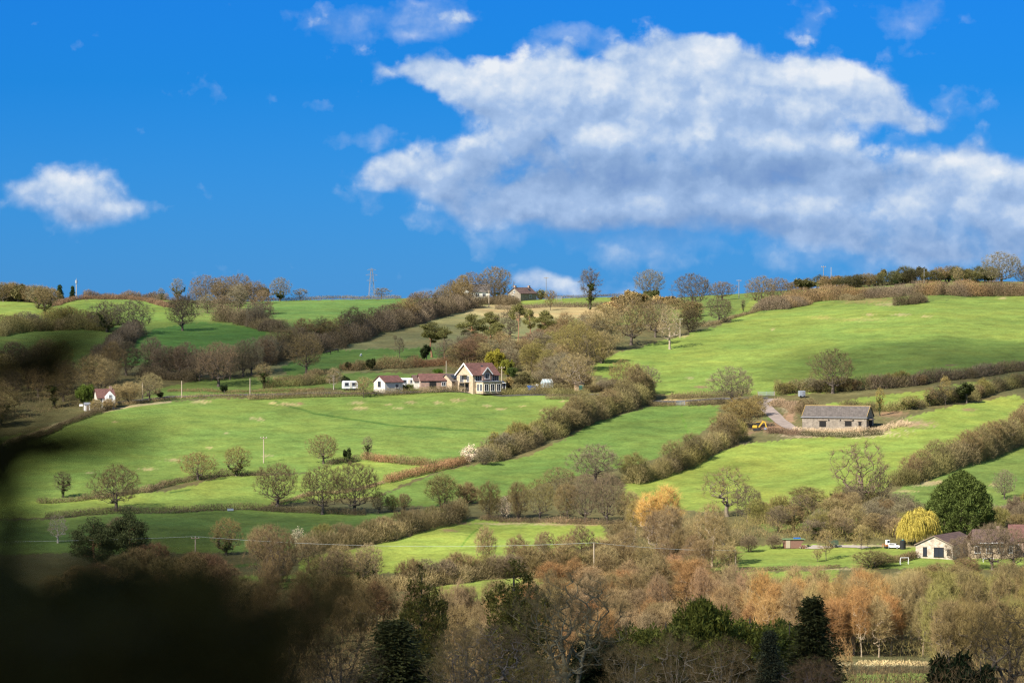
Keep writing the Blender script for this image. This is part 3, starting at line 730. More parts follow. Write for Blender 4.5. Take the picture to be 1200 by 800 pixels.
HB = (.195, .158, .094); HD = (.140, .112, .074); HR = (.30, .18, .105); HT = (.29, .225, .125); HO = (.215, .195, .085); HG = (.085, .105, .035); HM = (.175, .138, .105)
# ---- hedges, from the lane by the farmhouse outwards
hedge([(290, 468), (350, 466), (420, 464.5), (500, 460.5), (560, 459.5)], 1.7, 2.2, HB, 'clipped brown lane hedge in front of the white gabled annexe', rag=.06, block=True)
hedge([(562, 459.6), (620, 462), (690, 464.8)], 1.9, 2.2, HD, 'clipped dark hedge below the cream farmhouse pole and greenhouse', rag=.06, col2=HO, block=True)
hedge([(452, 456.4), (490, 455.6), (530, 455.4), (572, 456.6)], 1.2, 1.3, HG, 'low dark green clipped hedge along the farmhouse garden', rag=.05, leaf=True, size=.3, block=True)
hedge([(600, 456.2), (650, 456.4), (700, 458), (728, 460)], 1.8, 1.6, HB, 'brown garden hedge in front of the small greenhouse', rag=.08, col2=HO, block=True)
hedge([(126, 478), (160, 472.8), (200, 467.2), (250, 465.2), (288, 464.4)], 1.1, 1.4, HB, 'thin brown hedge lining the lane behind the three pale poles', rag=.12, col2=HT)
hedge([(196, 459), (240, 458.5), (300, 458.8), (380, 458)], 1.0, 1.6, (.25, .17, .10), 'low reddish verge of dead growth above the lane', rag=.3, cat='verge growth', name='verge_growth')
hedge([(10, 524), (45, 512), (72, 500), (100, 489), (128, 479.5)], 1.6, 1.8, HD, 'dark ragged hedge climbing to the red roofed cottage', rag=.4)
hedge([(308, 454), (350, 453), (398, 446)], 2.4, 3, HB, 'bushy brown hedge behind the pale twiggy tree and caravan', rag=.3, col2=HO)
hedge([(320, 446), (360, 444), (384, 436)], 1.8, 3, HT, 'tawny bramble bank under the lone bare oak', rag=.4)
hedge([(400, 434), (440, 432), (480, 430), (515, 428), (548, 430)], 3.0, 5, (.26, .15, .09), 'russet brushwood band behind the farm buildings', rag=.4, col2=HT)
# ---- tall hedgerow running diagonally under the farmhouse lane
hedge([(762, 466), (740, 476), (700, 491), (668, 503), (640, 513), (600, 530), (566, 541)], (5.6, 4.4), 5.5, HB, 'tall overgrown hedgerow slanting down from the lane bend to the white blossom', rag=.22, lump=4, col2=HO, dens=.8)
hedge([(452, 566), (475, 560), (500, 554), (522, 549), (546, 543)], 2.0, 2.2, HR, 'low russet hedge tapering to a point beside the blossom bush', rag=.08, block=True)
hedge([(424, 538), (450, 541), (480, 544), (505, 546), (536, 545)], 2.0, 2.4, HB, 'low brown hedge between the small dark evergreen and blossom bush', rag=.15, col2=HR)
hedge([(384, 545), (400, 542.5), (420, 539)], 1.3, 2.0, HD, 'short dark hedge at the foot of the small evergreen', rag=.2)
hedge([(44, 590), (95, 586), (175, 577.5), (200, 568), (225, 562), (265, 557.5), (310, 557.5)], 1.5, 1.8, HD, 'dark field hedge running under the two round twiggy trees', rag=.3, col2=HB)
hedge([(318, 592), (345, 586), (370, 579), (400, 577), (432, 571), (450, 566)], .9, 1.4, (.30, .20, .14), 'low pinkish brown hedge behind the three big oaks', rag=.3)
hedge([(54, 608), (110, 602), (140, 600), (205, 600.5), (250, 597.5), (300, 597.5), (375, 602), (428, 604.5)], 1.5, 1.7, HB, 'long clipped hedge at the feet of the three big oaks', rag=.12, col2=HD, block=True)
hedge([(352, 645), (390, 643), (412, 640), (440, 634), (475, 626), (512, 617), (543, 606)], (3.6, 4.6), 4.5, HB, 'bushy hedgerow slanting between the dark field and the bright lower field', rag=.35, lump=4.5, col2=TAN, dens=.8)
hedge([(562, 608), (600, 610.5), (650, 612.5), (700, 613.5), (752, 614)], 1.3, 2.2, HD, 'low dark undergrowth along the foot of the central tree row', rag=.35, col2=(.28, .2, .13))
hedge([(736, 567), (758, 561.5), (792, 550.5), (822, 536.5), (845, 525), (868, 514)], (3.8, 5.0), 4.8, HB, 'overgrown hedgerow rising towards the yellow digger', rag=.22, lump=4, col2=OLIVE, dens=.8)
hedge([(1046, 570), (1062, 568.5), (1084, 560), (1112, 548), (1140, 541), (1166, 531), (1200, 515), (1240, 498)], (3.6, 7.6), (5, 6.5), HB, 'broad overgrown hedgerow climbing the slope beyond the big dark cypress', rag=.2, lump=4, col2=HO, dens=.75)
hedge([(908, 462), (935, 460), (960, 458.6), (1000, 458)], 3.8, 4.5, HB, 'bushy hedge at the foot of the lone oak above the barn', rag=.3, col2=HO)
hedge([(1000, 458.2), (1040, 454.8), (1080, 449.8), (1120, 444.4), (1160, 439.6), (1220, 432)], (3.8, 2.6), 3.6, HB, 'long brown hedge along the bottom of the great bright field', rag=.2, col2=HM)
hedge([(985, 481), (1020, 482), (1060, 479.5), (1092, 475.5), (1130, 468.5), (1172, 457.5), (1215, 446)], (2.2, 4.2), 4, HD, 'dark ragged hedge behind the barn below the narrow green strip', rag=.4, col2=HO)
hedge([(640, 467), (700, 471), (740, 474), (792, 474.4)], 1.4, 1.8, HB, 'low brown roadside hedge by the field gate', rag=.1, block=True)
hedge([(786, 467), (812, 466), (836, 465.4), (880, 462)], 1.7, 1.8, HB, 'clipped brown hedge along the lane under the great bright field', rag=.1, block=True)
hedge([(806, 475), (830, 473.5), (850, 472)], 1.6, 2, HD, 'short dark hedge beyond the field gate', rag=.2)
hedge([(822, 383), (845, 378), (875, 368.5), (900, 361.5), (935, 353)], 1.1, 1.8, HB, 'thin hedge edging the upper side of the great bright field', rag=.3)
hedge([(905, 364), (945, 353), (985, 350), (1030, 348), (1065, 347)], 4.4, 12, HM, 'brown bracken and bramble bank on the brow', rag=.3, lump=6, col2=(.28, .19, .10), name='bramble_bank', cat='bramble bank')
hedge([(1068, 347), (1105, 346.5), (1150, 345.5), (1215, 346)], 5.0, 12, HM, 'wide dark bramble bank under the far ridge field', rag=.25, lump=6, col2=(.24, .16, .09), name='bramble_bank', cat='bramble bank')
hedge([(1046, 358), (1062, 357), (1082, 353)], 3.0, 4, HD, 'dark bramble clump standing out of the brow bank', rag=.35, name='bramble_clump', cat='bramble clump')
hedge([(985, 351), (1000, 352), (1012, 351)], 2.2, 3.5, HB, 'small bramble clump on the pale bank', rag=.35, name='bramble_clump', cat='bramble clump')
hedge([(292, 351.6), (340, 351.3), (400, 350.8), (470, 350.3)], 1.3, 2, HB, 'straight clipped skyline hedge below the lattice pylon', rag=.08, block=True)
hedge([(592, 352.8), (625, 350.6), (655, 349), (700, 348.4), (746, 348.2)], 1.1, 2, HD, 'thin dark skyline hedge beside the grey stone cottage', rag=.1, block=True)
hedge([(580, 362), (625, 361), (670, 360), (706, 359), (744, 356.5)], 1.7, 2.5, HM, 'mauve brown hedge below the ridge top field', rag=.15)
hedge([(64, 359), (72, 355.5), (86, 352.6), (112, 350.6), (150, 351), (176, 353.5), (200, 360.5)], 1.6, 3, (.2, .13, .09), 'brown hedge curving round the top of the pale hill field', rag=.25)
hedge([(98, 349), (130, 349.8), (165, 351), (196, 352.4)], 2.6, 6, (.19, .14, .09), 'tawny scrub on the skyline beside the radio mast', rag=.4, col2=HM)
hedge([(-12, 352), (10, 353), (36, 354), (58, 357)], 2.2, 5, HD, 'dark scrub hedge below the far skyline oaks', rag=.35)
hedge([(0, 394), (20, 388), (40, 386.5), (70, 385.6), (100, 386), (128, 387)], 4.6, 6, HB, 'overgrown hedge along the top of the shaded hill field', rag=.4, lump=6, col2=HO, dens=.8)
hedge([(156, 393), (142, 402), (130, 414), (120, 426)], 4.6, 6, HM, 'mauve hedge running downhill from the spreading ivied oak', rag=.35, lump=6)
hedge([(255, 376), (280, 378), (302, 383), (324, 390)], 4.8, 7, HM, 'bushy hedge joining the ridge oaks to the diagonal belt', rag=.35, lump=6, col2=HB)
hedge([(165, 441), (200, 444), (230, 446)], 3.0, 6, HD, 'dark undergrowth below the shaded trees over the lane', rag=.4)
hedge([(306, 428), (334, 418), (360, 411.5), (384, 409), (412, 400.5), (450, 388), (482, 379.5), (520, 367.5), (552, 359.5)], (5.6, 5.6), 8, HM, 'dense dark tree belt undergrowth slanting up to the ridge houses', rag=.3, lump=7, col2=HD, dens=.8)
hedge([(560, 357), (580, 356.5), (604, 358.5)], 3.0, 6, HD, 'dark bushes on the ridge under the white gabled house', rag=.35, lump=5)
hedge([(372, 691), (420, 691), (462, 691.5), (480, 690)], 3.2, 5, HB, 'dark bushy hedge end under the ivied pale tree', rag=.4, lump=4.5, col2=TAN)
hedge([(478, 690), (507, 684), (540, 680), (576, 677.5), (610, 675), (650, 674), (690, 673)], 4.4, 5, HB, 'bushy hedgerow along the bottom of the brightest lower field', rag=.35, lump=4.5, col2=TAN, dens=.8)
hedge([(868, 669.5), (900, 668), (930, 667), (958, 667), (985, 664.5)], .8, 1.0, (.20, .14, .095), 'low clipped brown hedge edging the big lawn', rag=.08, dens=1.6, block=True)
hedge([(1022, 661), (1040, 660), (1058, 658.5), (1073, 654.5)], 1.5, 1.8, (.16, .115, .07), 'neat clipped garden hedge beside the stone bungalow', rag=.05, dens=1.5, block=True)
hedge([(1160, 606), (1185, 601), (1215, 596)], 2.6, 4, HM, 'mauve hedge beyond the big dark cypress', rag=.3)
hedge([(1000, 596), (1022, 592), (1046, 588)], 2.4, 4, HM, 'scrubby hedge under the gnarled oak', rag=.4)
hedge([(800, 640), (835, 636), (868, 638)], 3.0, 5, HB, 'brown undergrowth at the lawn corner behind the pale forked tree', rag=.4, col2=TAN)
hedge([(940, 510), (960, 511.5), (985, 511.5), (1010, 509.5), (1034, 507.5)], 1.5, 2.4, (.085, .085, .045), 'dull green bramble strip in front of the grey barn', rag=.2, name='bramble_strip', cat='bramble strip')
hedge([(930, 505), (955, 505.5), (985, 505.5), (1015, 504.5), (1040, 502), (1062, 496)], 1.2, 4, (.46, .36, .26), 'pale dead grass standing against the barn wall', rag=.35, lump=2, name='dry_grass', cat='dry grass', size=.7, tw=.07)
hedge([(900, 508), (918, 508), (936, 510)], 1.8, 4, (.17, .115, .085), 'brown bramble heap between the track and barn', rag=.4, name='bramble_heap', cat='bramble heap')
hedge([(912, 474), (926, 478), (940, 484)], 2.0, 5, (.33, .24, .17), 'dry pinkish weeds on the bank above the track', rag=.4, name='weeds', cat='weeds')
hedge([(1004, 779), (1030, 779.5), (1060, 779), (1088, 779.5)], .7, 3, (.56, .45, .27), 'pale strip of dry reeds under the birches', rag=.15, lump=5, name='reeds', cat='reeds', size=.7, tw=.07)

def undergrowth(poly, n, h, col, col2=None, size=1.15, tw=.045, name='undergrowth', D=None):
    """brush nobody could count, over an area of the picture (or between distances D = (near, far))"""
    rng = np.random.default_rng(int(poly[0][0] * 13 + poly[0][1]) % 2 ** 31)
    ph = np.array(poly, float); lo, hi = ph.min(0), ph.max(0); xy = np.zeros((0, 2))
    while len(xy) < n:
        c = rng.uniform(lo, hi, (n * 2, 2)); xy = np.concatenate([xy, c[inpoly(c[:, 0], c[:, 1], poly)]])
    xy = xy[:n]
    Dp = depth(xy[:, 0], xy[:, 1]) if D is None else D[0] + (D[1] - D[0]) * (hi[1] - xy[:, 1]) / (hi[1] - lo[1])
    X = (xy[:, 0] - 600) / F * Dp
    patch = .62 + .38 * np.sin(X * .33 + 1.7 * np.sin(Dp * .11)) * np.sin(Dp * .21 + X * .12) + .25 * np.sin(X * .9 + Dp * .4)
    z = rng.uniform(0, 1, n) ** .8 * h * np.clip(patch, .25, 1.2)
    C = np.column_stack([X, Dp, gz(X, Dp) + z])
    k = np.clip(.5 + .5 * np.sin(X * .17 + 2) * np.sin(Dp * .13) + rng.normal(0, .25, n), 0, 1)[:, None]
    tint = (np.array(col) * (1 - k) + np.array(col2 or col) * k) * rng.uniform(.75, 1.25, (n, 1))
    V = slivers(rng, C, rng.normal(size=C.shape) * .5 + np.array([0, 0, .8]), rng.uniform(.5, 1.4, n) * size, np.full(n, tw) * rng.uniform(.6, 1.4, n))
    return tag(link(name, raw_mesh(name, V, [tris(n)], M['twig'], np.repeat(tint, 3, 0)), None, (1, 1, 1)), kind='stuff')
undergrowth([(560, 704), (690, 676), (840, 680), (850, 702), (800, 706), (640, 718)], 18000, 3.4, (.27, .19, .11), BROWN)
undergrowth([(500, 726), (640, 716), (800, 704), (880, 702), (1000, 706), (1000, 800), (500, 800)], 52000, 4.2, BROWN, RED)
undergrowth([(1000, 705), (1100, 694), (1215, 690), (1215, 800), (1095, 800), (1090, 771), (1000, 771)], 34000, 4.2, OLIVE, BROWN)
undergrowth([(60, 692), (300, 690), (500, 705), (500, 800), (60, 800)], 36000, 3.6, BROWN, (.26, .16, .09))
undergrowth([(240, 0), (1240, 0), (1240, 100), (240, 100)], 60000, 5.0, (.23, .165, .08), (.21, .13, .07), size=.8, tw=.045, D=(380, 600))
undergrowth([(-20, 440), (110, 436), (165, 440), (120, 462), (90, 478), (20, 498), (-20, 506)], 12000, 3.6, BROWN, DUSK)
undergrowth([(165, 415), (235, 425), (318, 410), (318, 440), (165, 446)], 8000, 3.0, DUSK, MAUVE)
undergrowth([(610, 442), (640, 412), (690, 395), (735, 400), (720, 412), (690, 432), (700, 452), (640, 452)], 15000, 3.2, BROWN, TAN)
undergrowth([(520, 430), (560, 420), (610, 426), (650, 396), (668, 400), (640, 420), (600, 440), (540, 440)], 10000, 2.8, BROWN, TAN)
undergrowth([(800, 636), (880, 614), (905, 598), (1000, 590), (1075, 600), (1082, 632), (1000, 636), (910, 635)], 22000, 3.4, BROWN, OLIVE)
undergrowth([(700, 372), (745, 358), (790, 360), (812, 372), (770, 392)], 7000, 2.6, BROWN, TAN)
undergrowth([(560, 664), (700, 655), (740, 618), (840, 612), (862, 640), (862, 676), (620, 680)], 22000, 3.0, TAN, BROWN)
undergrowth([(195, 372), (225, 356), (300, 356), (325, 384), (300, 388), (255, 374)], 6000, 3.0, MAUVE, DUSK)

def line(pts, n, spread=0.0):
    """n points along a line of the picture"""
    L = [math.hypot(b[0] - a[0], b[1] - a[1]) for a, b in zip(pts, pts[1:])]; T = sum(L); out = []
    for i in range(n):
        d = T * (i + PRNG.uniform(.2, .8)) / n; k = 0
        while k < len(L) - 1 and d > L[k]: d -= L[k]; k += 1
        t = d / L[k]; out.append((pts[k][0] + (pts[k + 1][0] - pts[k][0]) * t + PRNG.uniform(-1, 1) * spread, pts[k][1] + (pts[k + 1][1] - pts[k][1]) * t + PRNG.uniform(-1, 1) * spread * .4))
    return out
def area(poly, n, gap=8.0):
    xs = [p[0] for p in poly]; ys = [p[1] for p in poly]; out = []; tries = 0
    while len(out) < n and tries < 6000:
        tries += 1
        x, y = PRNG.uniform(min(xs), max(xs)), PRNG.uniform(min(ys), max(ys))
        if inpoly(np.array([x]), np.array([y]), poly)[0] and all(math.hypot(x - a, (y - b) * 2) > gap for a, b in out): out.append((x, y))
        elif tries % 400 == 0: gap *= .85
    return out
def stand(pts, kinds, hs, ws, cols, label, group, cat=None, bark=BARK, jit=.12):
    for x, y in pts:
        plant(PRNG.choice(kinds), x, y, PRNG.uniform(*hs), PRNG.uniform(*ws), PRNG.choice(cols), label, cat, group, bark=bark if not isinstance(bark, list) else PRNG.choice(bark), jit=jit)

# ---- single trees, each with its own look and place
T = [
 # skyline from the radio mast along to the pylon
 ('oak', 4, 354, 24, 26, BROWN, 'round brown oak on the skyline at the far edge of the ridge'),
 ('ivyoak', 27, 354, 21, 24, BROWN, 'thin skyline tree with dark ivied trunk near the conifer pair'),
 ('ivyoak', 53, 367, 34, 36, BROWN, 'dense brown oak with ivied trunk below the radio mast ridge'),
 ('spruce_far', 70, 350, 17, 12, (.03, .055, .028), 'larger dark conifer of the skyline pair beside the radio mast'),
 ('spruce_far', 85, 350, 15, 9, (.03, .055, .028), 'narrow dark conifer standing right against the radio mast'),
 ('ivyoak', 126, 389, 38, 46, GREY, 'grey spreading oak nearest the shaded hill field hedge'),
 ('ivyoak', 156, 391, 42, 50, GREY, 'spreading ivied oak at the head of the downhill hedge'),
 ('oak', 214, 387, 44, 40, DUSK, 'dark lone oak leaning over the shaded green hill field'),
 ('ivytall', 208, 354, 28, 18, GREY, 'tall ivy stemmed tree rising above the skyline'),
 ('ivytall', 189, 354, 17, 9, GREY, 'small ivied tree on the skyline beside the brown hedge'),
 ('oak', 240, 355, 34, 40, MAUVE, 'wide bare oak, westernmost of the ridge trio', ), 
 ('oak', 263, 354, 32, 36, MAUVE, 'bare oak, middle one of the ridge trio'),
 ('ivyoak', 281, 353, 34, 32, MAUVE, 'bare oak with ivied stem, closing the ridge trio'),
 ('holly', 309, 352, 19, 20, (.10, .085, .05), 'round brown bush tree on the skyline hedge'),
 ('ivyoak', 328, 352, 29, 27, GREY, 'skyline tree with pale crown and ivied foot'),
 ('sapling', 352, 351, 14, 20, GREY, 'thin pale bush behind the straight skyline hedge'),
 ('sapling', 447, 350, 13, 22, GREY, 'thin pale bush beside the foot of the pylon'),
 # ridge houses
 ('ivyoak', 530, 356, 30, 24, DUSK, 'dark ivied tree beside the white gabled ridge house'),
 ('oak', 553, 351, 34, 36, MAUVE, 'high bare oak over the roof of the white ridge house'),
 ('oak', 580, 350, 41, 40, BROWN, 'tallest brown oak on the ridge beside the white house'),
 ('ivyoak', 584, 356, 30, 26, DUSK, 'dark ivied tree in front of the tallest ridge oak'),
 ('sapling', 645, 363, 24, 16, BROWN, 'small bare tree standing in the mauve ridge hedge'),
 ('bush', 634, 350, 11, 18, (.14, .14, .07), 'yellowish bush beside the grey stone ridge cottage', 'bush'),
 ('ivytall', 691, 363, 50, 28, DUSK, 'tall narrow ivy clad tree standing high above the skyline'),
 ('oak', 762, 350, 35, 36, GREY, 'round bare tree alone on the skyline'),
 ('oak', 812, 362, 42, 48, DUSK, 'broad dark oak on the skyline above the pale gnarled tree'),
 ('oak', 846, 352, 23, 36, MAUVE, 'low bare tree behind the broad dark skyline oak'),
 ('oak', 843, 378, 32, 34, DUSK, 'round dark tree on the edge of the great bright field'),
 ('ivytall', 871, 366, 16, 7, DUSK, 'stumpy ivy clad trunk by the upper field edge'),
 ('oak', 892, 359, 38, 42, BROWN, 'tan bare oak beside the skyline pole pair'),
 ('oak', 912, 354, 30, 34, MAUVE, 'smaller mauve oak behind the tan skyline oak'),
 ('oak', 1174, 334, 40, 50, GREY, 'big pale bare oak on the far ridge end'),
 ('oak', 1200, 334, 24, 26, BROWN, 'brown tree behind the big pale ridge oak'),
 ('ivytall', 1122, 338, 26, 15, TAN, 'tan tree rising from the far ridge field hedge'),
 ('holly', 1107, 335, 8, 9, DKEVER, 'small dark bush in the far ridge field'),
 ('holly', 1017, 336, 10, 9, DKEVER, 'small dark bush on the bracken brow'),
 ('holly', 1050, 335, 8, 8, DKEVER, 'tiny dark bush under the windswept ridge scrub'),
 # wooded bank between farmhouse and great field
 ('ivyoak', 779, 405, 1, 1, BROWN, ''),
 ('dead', 785, 409, 52, 30, STRAW, 'gnarled pale trunked tree casting its shadow on the bright field', PALEBARK),
 ('multi', 809, 390, 26, 32, (.09, .075, .045), 'dark rounded bush at the corner of the great field'),
 ('holly', 762, 352, 12, 26, (.11, .12, .05), 'olive bush below the round skyline tree'),
 ('oak', 740, 404, 60, 56, BROWN, 'big rounded brown tree at the top of the wooded bank'),
 ('oak', 768, 396, 46, 40, MAUVE, 'mauve brown tree between the rounded brown tree and pale gnarled tree'),
 ('tall', 708, 410, 52, 38, TAN, 'tan tree on the wooded bank left of the rounded brown one'),
 ('oak', 680, 436, 58, 54, (.22, .18, .07), 'yellow olive tree halfway up the wooded bank'),
 ('oak', 675, 457, 46, 44, TAN, 'tree with pale forked trunk rooted in the lane hedge', PALEBARK),
 ('oak', 731, 458, 38, 40, (.24, .19, .085), 'round tan tree with clear dark limbs by the lane bend'),
 ('ivyoak', 757, 462, 36, 34, GREY, 'grey ivied tree at the top of the slanting hedgerow'),
 ('ivytall', 629, 426, 30, 16, OLIVE, 'olive tree with ivied stem above the white horse'),
 ('ivytall', 646, 424, 26, 18, OLIVE, 'ivied tree beside the small grey shelter'),
 ('dead', 684, 403, 36, 16, DUSK, 'leaning dead tree with bare pale trunk', (.5, .42, .33)),
 ('ivytall', 675, 388, 12, 8, DUSK, 'small dark ivied stump in the rough pasture'),
 ('oak', 617, 396, 38, 34, DUSK, ''),
 ('oak', 598, 397, 38, 30, DUSK, 'dark bare tree between the two groups of pines'),
 ('pine', 506, 418, 41, 44, PINE, 'leaning pine nearest the open pasture, orange trunk'),
 ('pine', 521, 420, 34, 30, PINE, 'smaller pine tucked behind the leaning one'),
 ('pine', 553, 414, 46, 46, PINE, 'broad pine above the farmhouse roof'),
 ('pine', 583, 420, 42, 34, PINE, 'pine with hanging dark boughs nearest the yellow conifer'),
 ('pine', 575, 395, 30, 26, PINE, 'higher pine behind the two above the farmhouse'),
 ('pine', 607, 418, 61, 26, PINE, 'tall thin pine with long bare orange trunk'),
 ('pine', 621, 402, 40, 22, PINE, 'thin pine behind the long bare trunk'),
 ('pine', 639, 404, 40, 34, PINE, 'flat topped pine beside the rough pasture'),
 ('holly', 500, 424, 20, 16, DKEVER, 'dark conifer bush at the foot of the leaning pine'),
 ('holly', 434, 434, 14, 14, (.05, .055, .025), 'ivy dark bush above the caravan'),
 ('holly', 408, 434, 12, 10, (.05, .055, .025), 'small dark bush above the russet brushwood end'),
 ('sapling', 468, 419, 24, 14, GREY, 'small thin tree alone in the rough pasture'),
 ('sapling', 463, 400, 7, 6, MAUVE, 'little bush alone higher in the rough pasture'),
 ('yew', 580, 437, 30, 26, (.24, .22, .04), 'yellow green conifer behind the farmhouse roof'),
 ('yew', 594, 441, 23, 18, (.18, .19, .04), 'smaller yellow green conifer beside the farmhouse pole'),
 ('yew', 601, 442, 14, 14, EVER, 'dark green bush behind the farmhouse gable end'),
 ('yew', 513, 440, 10, 13, (.10, .17, .03), 'bright green bush behind the low farm sheds'),
 ('oak', 359, 438, 50, 44, BROWN, 'lone bare oak with spreading twigs below the dark belt'),
 ('oak', 256, 452, 54, 54, (.24, .17, .115), 'pale brown oak standing over the lane'),
 ('sapling', 391, 457, 26, 20, STRAW, 'small pale barked tree beside the white caravan', (.55, .47, .40)),
 ('sapling', 426, 466, 24, 22, TAN, 'round twiggy tree growing from the lane hedge by the annexe'),
 ('ivytall', 309, 454, 30, 22, TAN, 'ivied tawny tree at the lane bend'),
 ('holly', 263, 460, 10, 10, DKEVER, 'dark evergreen bush below the pale brown oak'),
 ('holly', 404, 452, 14, 12, DKEVER, 'dark bush just behind the white caravan'),
 ('oak', 184, 430, 1, 1, BROWN, ''),
 ('yew', 100, 476, 30, 26, (.09, .13, .03), 'glossy green tree beside the red roofed cottage'),
 ('multi', 135, 473, 22, 24, TAN, 'rounded tan tree just beyond the red roofed cottage'),
 ('multi', 152, 472, 24, 30, TAN, 'wider tan tree between the cottage and the first lane pole'),
 ('oak', 175, 469, 34, 36, (.26, .22, .12), 'pale olive tree behind the first lane pole'),
 ('shrub', 113, 481.5, 15, 16, TAN, 'tan bush hiding the near corner of the red roofed cottage'),
 ('shrub', 128, 480, 13, 17, (.3, .22, .12), 'tawny bush on the lane side of the red roofed cottage'),
 ('holly', 185, 466, 10, 14, (.05, .06, .025), 'dark low bush by the lane hedge'),
 # mid fields
 ('oak', 232, 562, 34, 46, (.235, .18, .08), 'low round olive brown tree, wider of the field hedge pair'),
 ('ivyoak', 277, 558, 37, 36, (.22, .18, .075), 'upright ivied tree, narrower of the field hedge pair'),
 ('oak', 136, 597, 56, 62, BROWN, 'gnarled oak standing between two field hedges'),
 ('ivytall', 74, 583, 32, 24, DUSK, 'ivied tree in the field hedge, half lost in shadow'),
 ('oak', 379, 544, 36, 40, (.215, .175, .085), 'neat round tree on the field edge beside the small evergreen'),
 ('holly', 407, 542, 20, 12, DKEVER, 'small dark evergreen at the end of the short hedge'),
 ('ivytall', 431, 538, 28, 14, GREY, 'thin ivied tree at the corner of two low hedges'),
 ('oak', 325, 593, 53, 54, BROWN, 'westernmost of the three big field oaks'),
 ('oak', 378, 603, 60, 58, BROWN, 'darkest of the three big field oaks, in the middle'),
 ('oak', 416, 603, 64, 60, (.20, .15, .085), 'easternmost of the three big field oaks, paler crown'),
 ('oak', 444, 601, 26, 22, BROWN, 'small brown tree beside the three big oaks'),
 ('multi', 459, 600, 20, 18, OLIVE, 'small olive bush tree beyond the three big oaks'),
 ('multi', 474, 597, 20, 18, TAN, 'little tan bush tree at the end of the clipped hedge'),
 ('multi', 518, 593, 38, 40, (.21, .19, .08), 'olive round tree behind the slanting bushy hedgerow'),
 ('shrub', 548, 590, 24, 30, BROWN, 'brown bush between the olive tree and the central tree row'),
 ('blossom', 550, 541, 20, 24, (.62, .53, .48), 'white blossoming bush at the hedge corner', 'bush'),
 ('blossom', 590, 607, 26, 20, (.50, .42, .36), 'pale blossoming bush within the central tree row', 'bush'),
 ('blossom', 350, 642, 24, 22, (.46, .42, .33), 'pale blossoming bush at the lower end of the slanting hedgerow', 'bush'),
 ('blossom', 519, 680, 22, 20, (.40, .34, .26), 'pale flowering bush in the bottom hedgerow', 'bush'),
 ('multi', 568, 545, 20, 24, GREY, 'grey bush just above the white blossom bush'),
 ('sapling', 579, 534, 30, 16, (.30, .25, .07), 'yellowish young tree rising from the slanting hedgerow'),
 ('sapling', 594, 530, 28, 14, (.30, .25, .07), 'second yellowish young tree farther up the slanting hedgerow'),
 ('multi', 573, 607, 44, 30, (.21, .17, .08), 'olive tree at the west end of the central tree row'),
 ('multi', 608, 607, 44, 26, BROWN, 'brown tree beside the pale blossom in the central row'),
 ('oak', 633, 609, 50, 40, (.215, .185, .08), 'broad olive tree in the central tree row'),
 ('oak', 656, 580, 34, 44, (.20, .17, .085), 'olive tree standing behind the central row'),
 ('tall', 664, 611, 46, 34, BROWN, 'brown tree between the olive and mauve ones of the central row'),
 ('oak', 686, 612, 60, 46, MAUVE, 'mauve twigged tree in the central tree row'),
 ('oak', 712, 613, 62, 44, MAUVE, 'second mauve tree of the central row, nearest the orange willows'),
 ('oak', 698, 566, 48, 66, (.20, .165, .12), 'large grey domed tree above the central tree row'),
 ('multi', 738, 613, 38, 32, TAN, 'tan tree closing the central row beside the orange willows'),
 ('multi', 742, 564, 34, 36, (.20, .18, .075), 'olive rounded tree at the foot of the rising hedgerow'),
 ('multi', 789, 551, 36, 38, (.22, .19, .09), 'tan tree in the lower part of the rising hedgerow'),
 ('multi', 812, 541, 34, 34, (.19, .16, .085), 'brown tree in the middle of the rising hedgerow'),
 ('multi', 850, 521, 36, 38, BROWN, 'brown tree near the digger end of the rising hedgerow'),
 ('multi', 868, 502, 36, 48, (.27, .205, .09), 'broad tan tree beside the yellow digger'),
 ('multi', 886, 488, 26, 26, (.28, .22, .10), 'small tan tree between the track and the digger'),
 ('oak', 858, 473, 46, 56, GREY, 'grey brown domed tree by the lane under the great field'),
 ('oak', 976, 461, 54, 56, (.185, .155, .085), 'lone rounded oak above the barn'),
 ('multi', 945, 490, 24, 30, (.22, .17, .10), 'tan bush at the back corner of the barn'),
 ('ivytall', 1031, 487, 34, 12, (.30, .24, .08), 'thin yellowish tree standing behind the barn end'),
 ('holly', 1133, 472, 24, 26, (.045, .055, .025), 'dark evergreen bush in the hedge behind the barn'),
 ('sapling', 1108, 475, 34, 16, (.27, .21, .09), 'thin tan tree beside the dark hedge evergreen'),
 ('dead', 1010, 596, 82, 72, (.20, .145, .10), 'gnarled oak with twisting dark limbs below the barn', (.20, .145, .105)),
 ('ivyoak', 1030, 596, 50, 30, DUSK, 'ivied tree beside the gnarled twisting oak'),
 ('multi', 945, 594, 24, 46, (.19, .16, .075), 'low olive thicket tree below the barn field'),
 ('dead', 852, 606, 60, 62, BROWN, 'open bare oak above the orange willows', (.22, .18, .13)),
 ('oak', 876, 612, 44, 40, DUSK, 'dark tree beside the open bare oak'),
 ('oak', 1177, 584, 36, 28, GREY, 'small round tree with ivied stem beyond the big dark cypress'),
 ('birch', 761, 634, 54, 34, GOLD, 'broader of the two glowing orange willows'),
 ('birch', 781, 634, 64, 32, GOLD, 'taller of the two glowing orange willows'),
 ('birch', 744, 630, 42, 20, (.30, .24, .10), 'yellowish slender tree beside the orange willows'),
 ('cypress_big', 1127, 629, 76, 83, (.078, .106, .032), 'huge dark green rounded cypress behind the houses'),
 ('willow', 1076, 638, 42, 44, (.42, .36, .095), 'yellow weeping willow beside the stone bungalow'),
 ('tall', 834, 664, 74, 44, (.31, .235, .12), 'tall tree with pale forked trunk at the corner of the lawn', (.46, .36, .25)),
 ('holly', 818, 652, 34, 26, (.045, .055, .022), 'dark ivied bush tree beside the pale forked tree'),
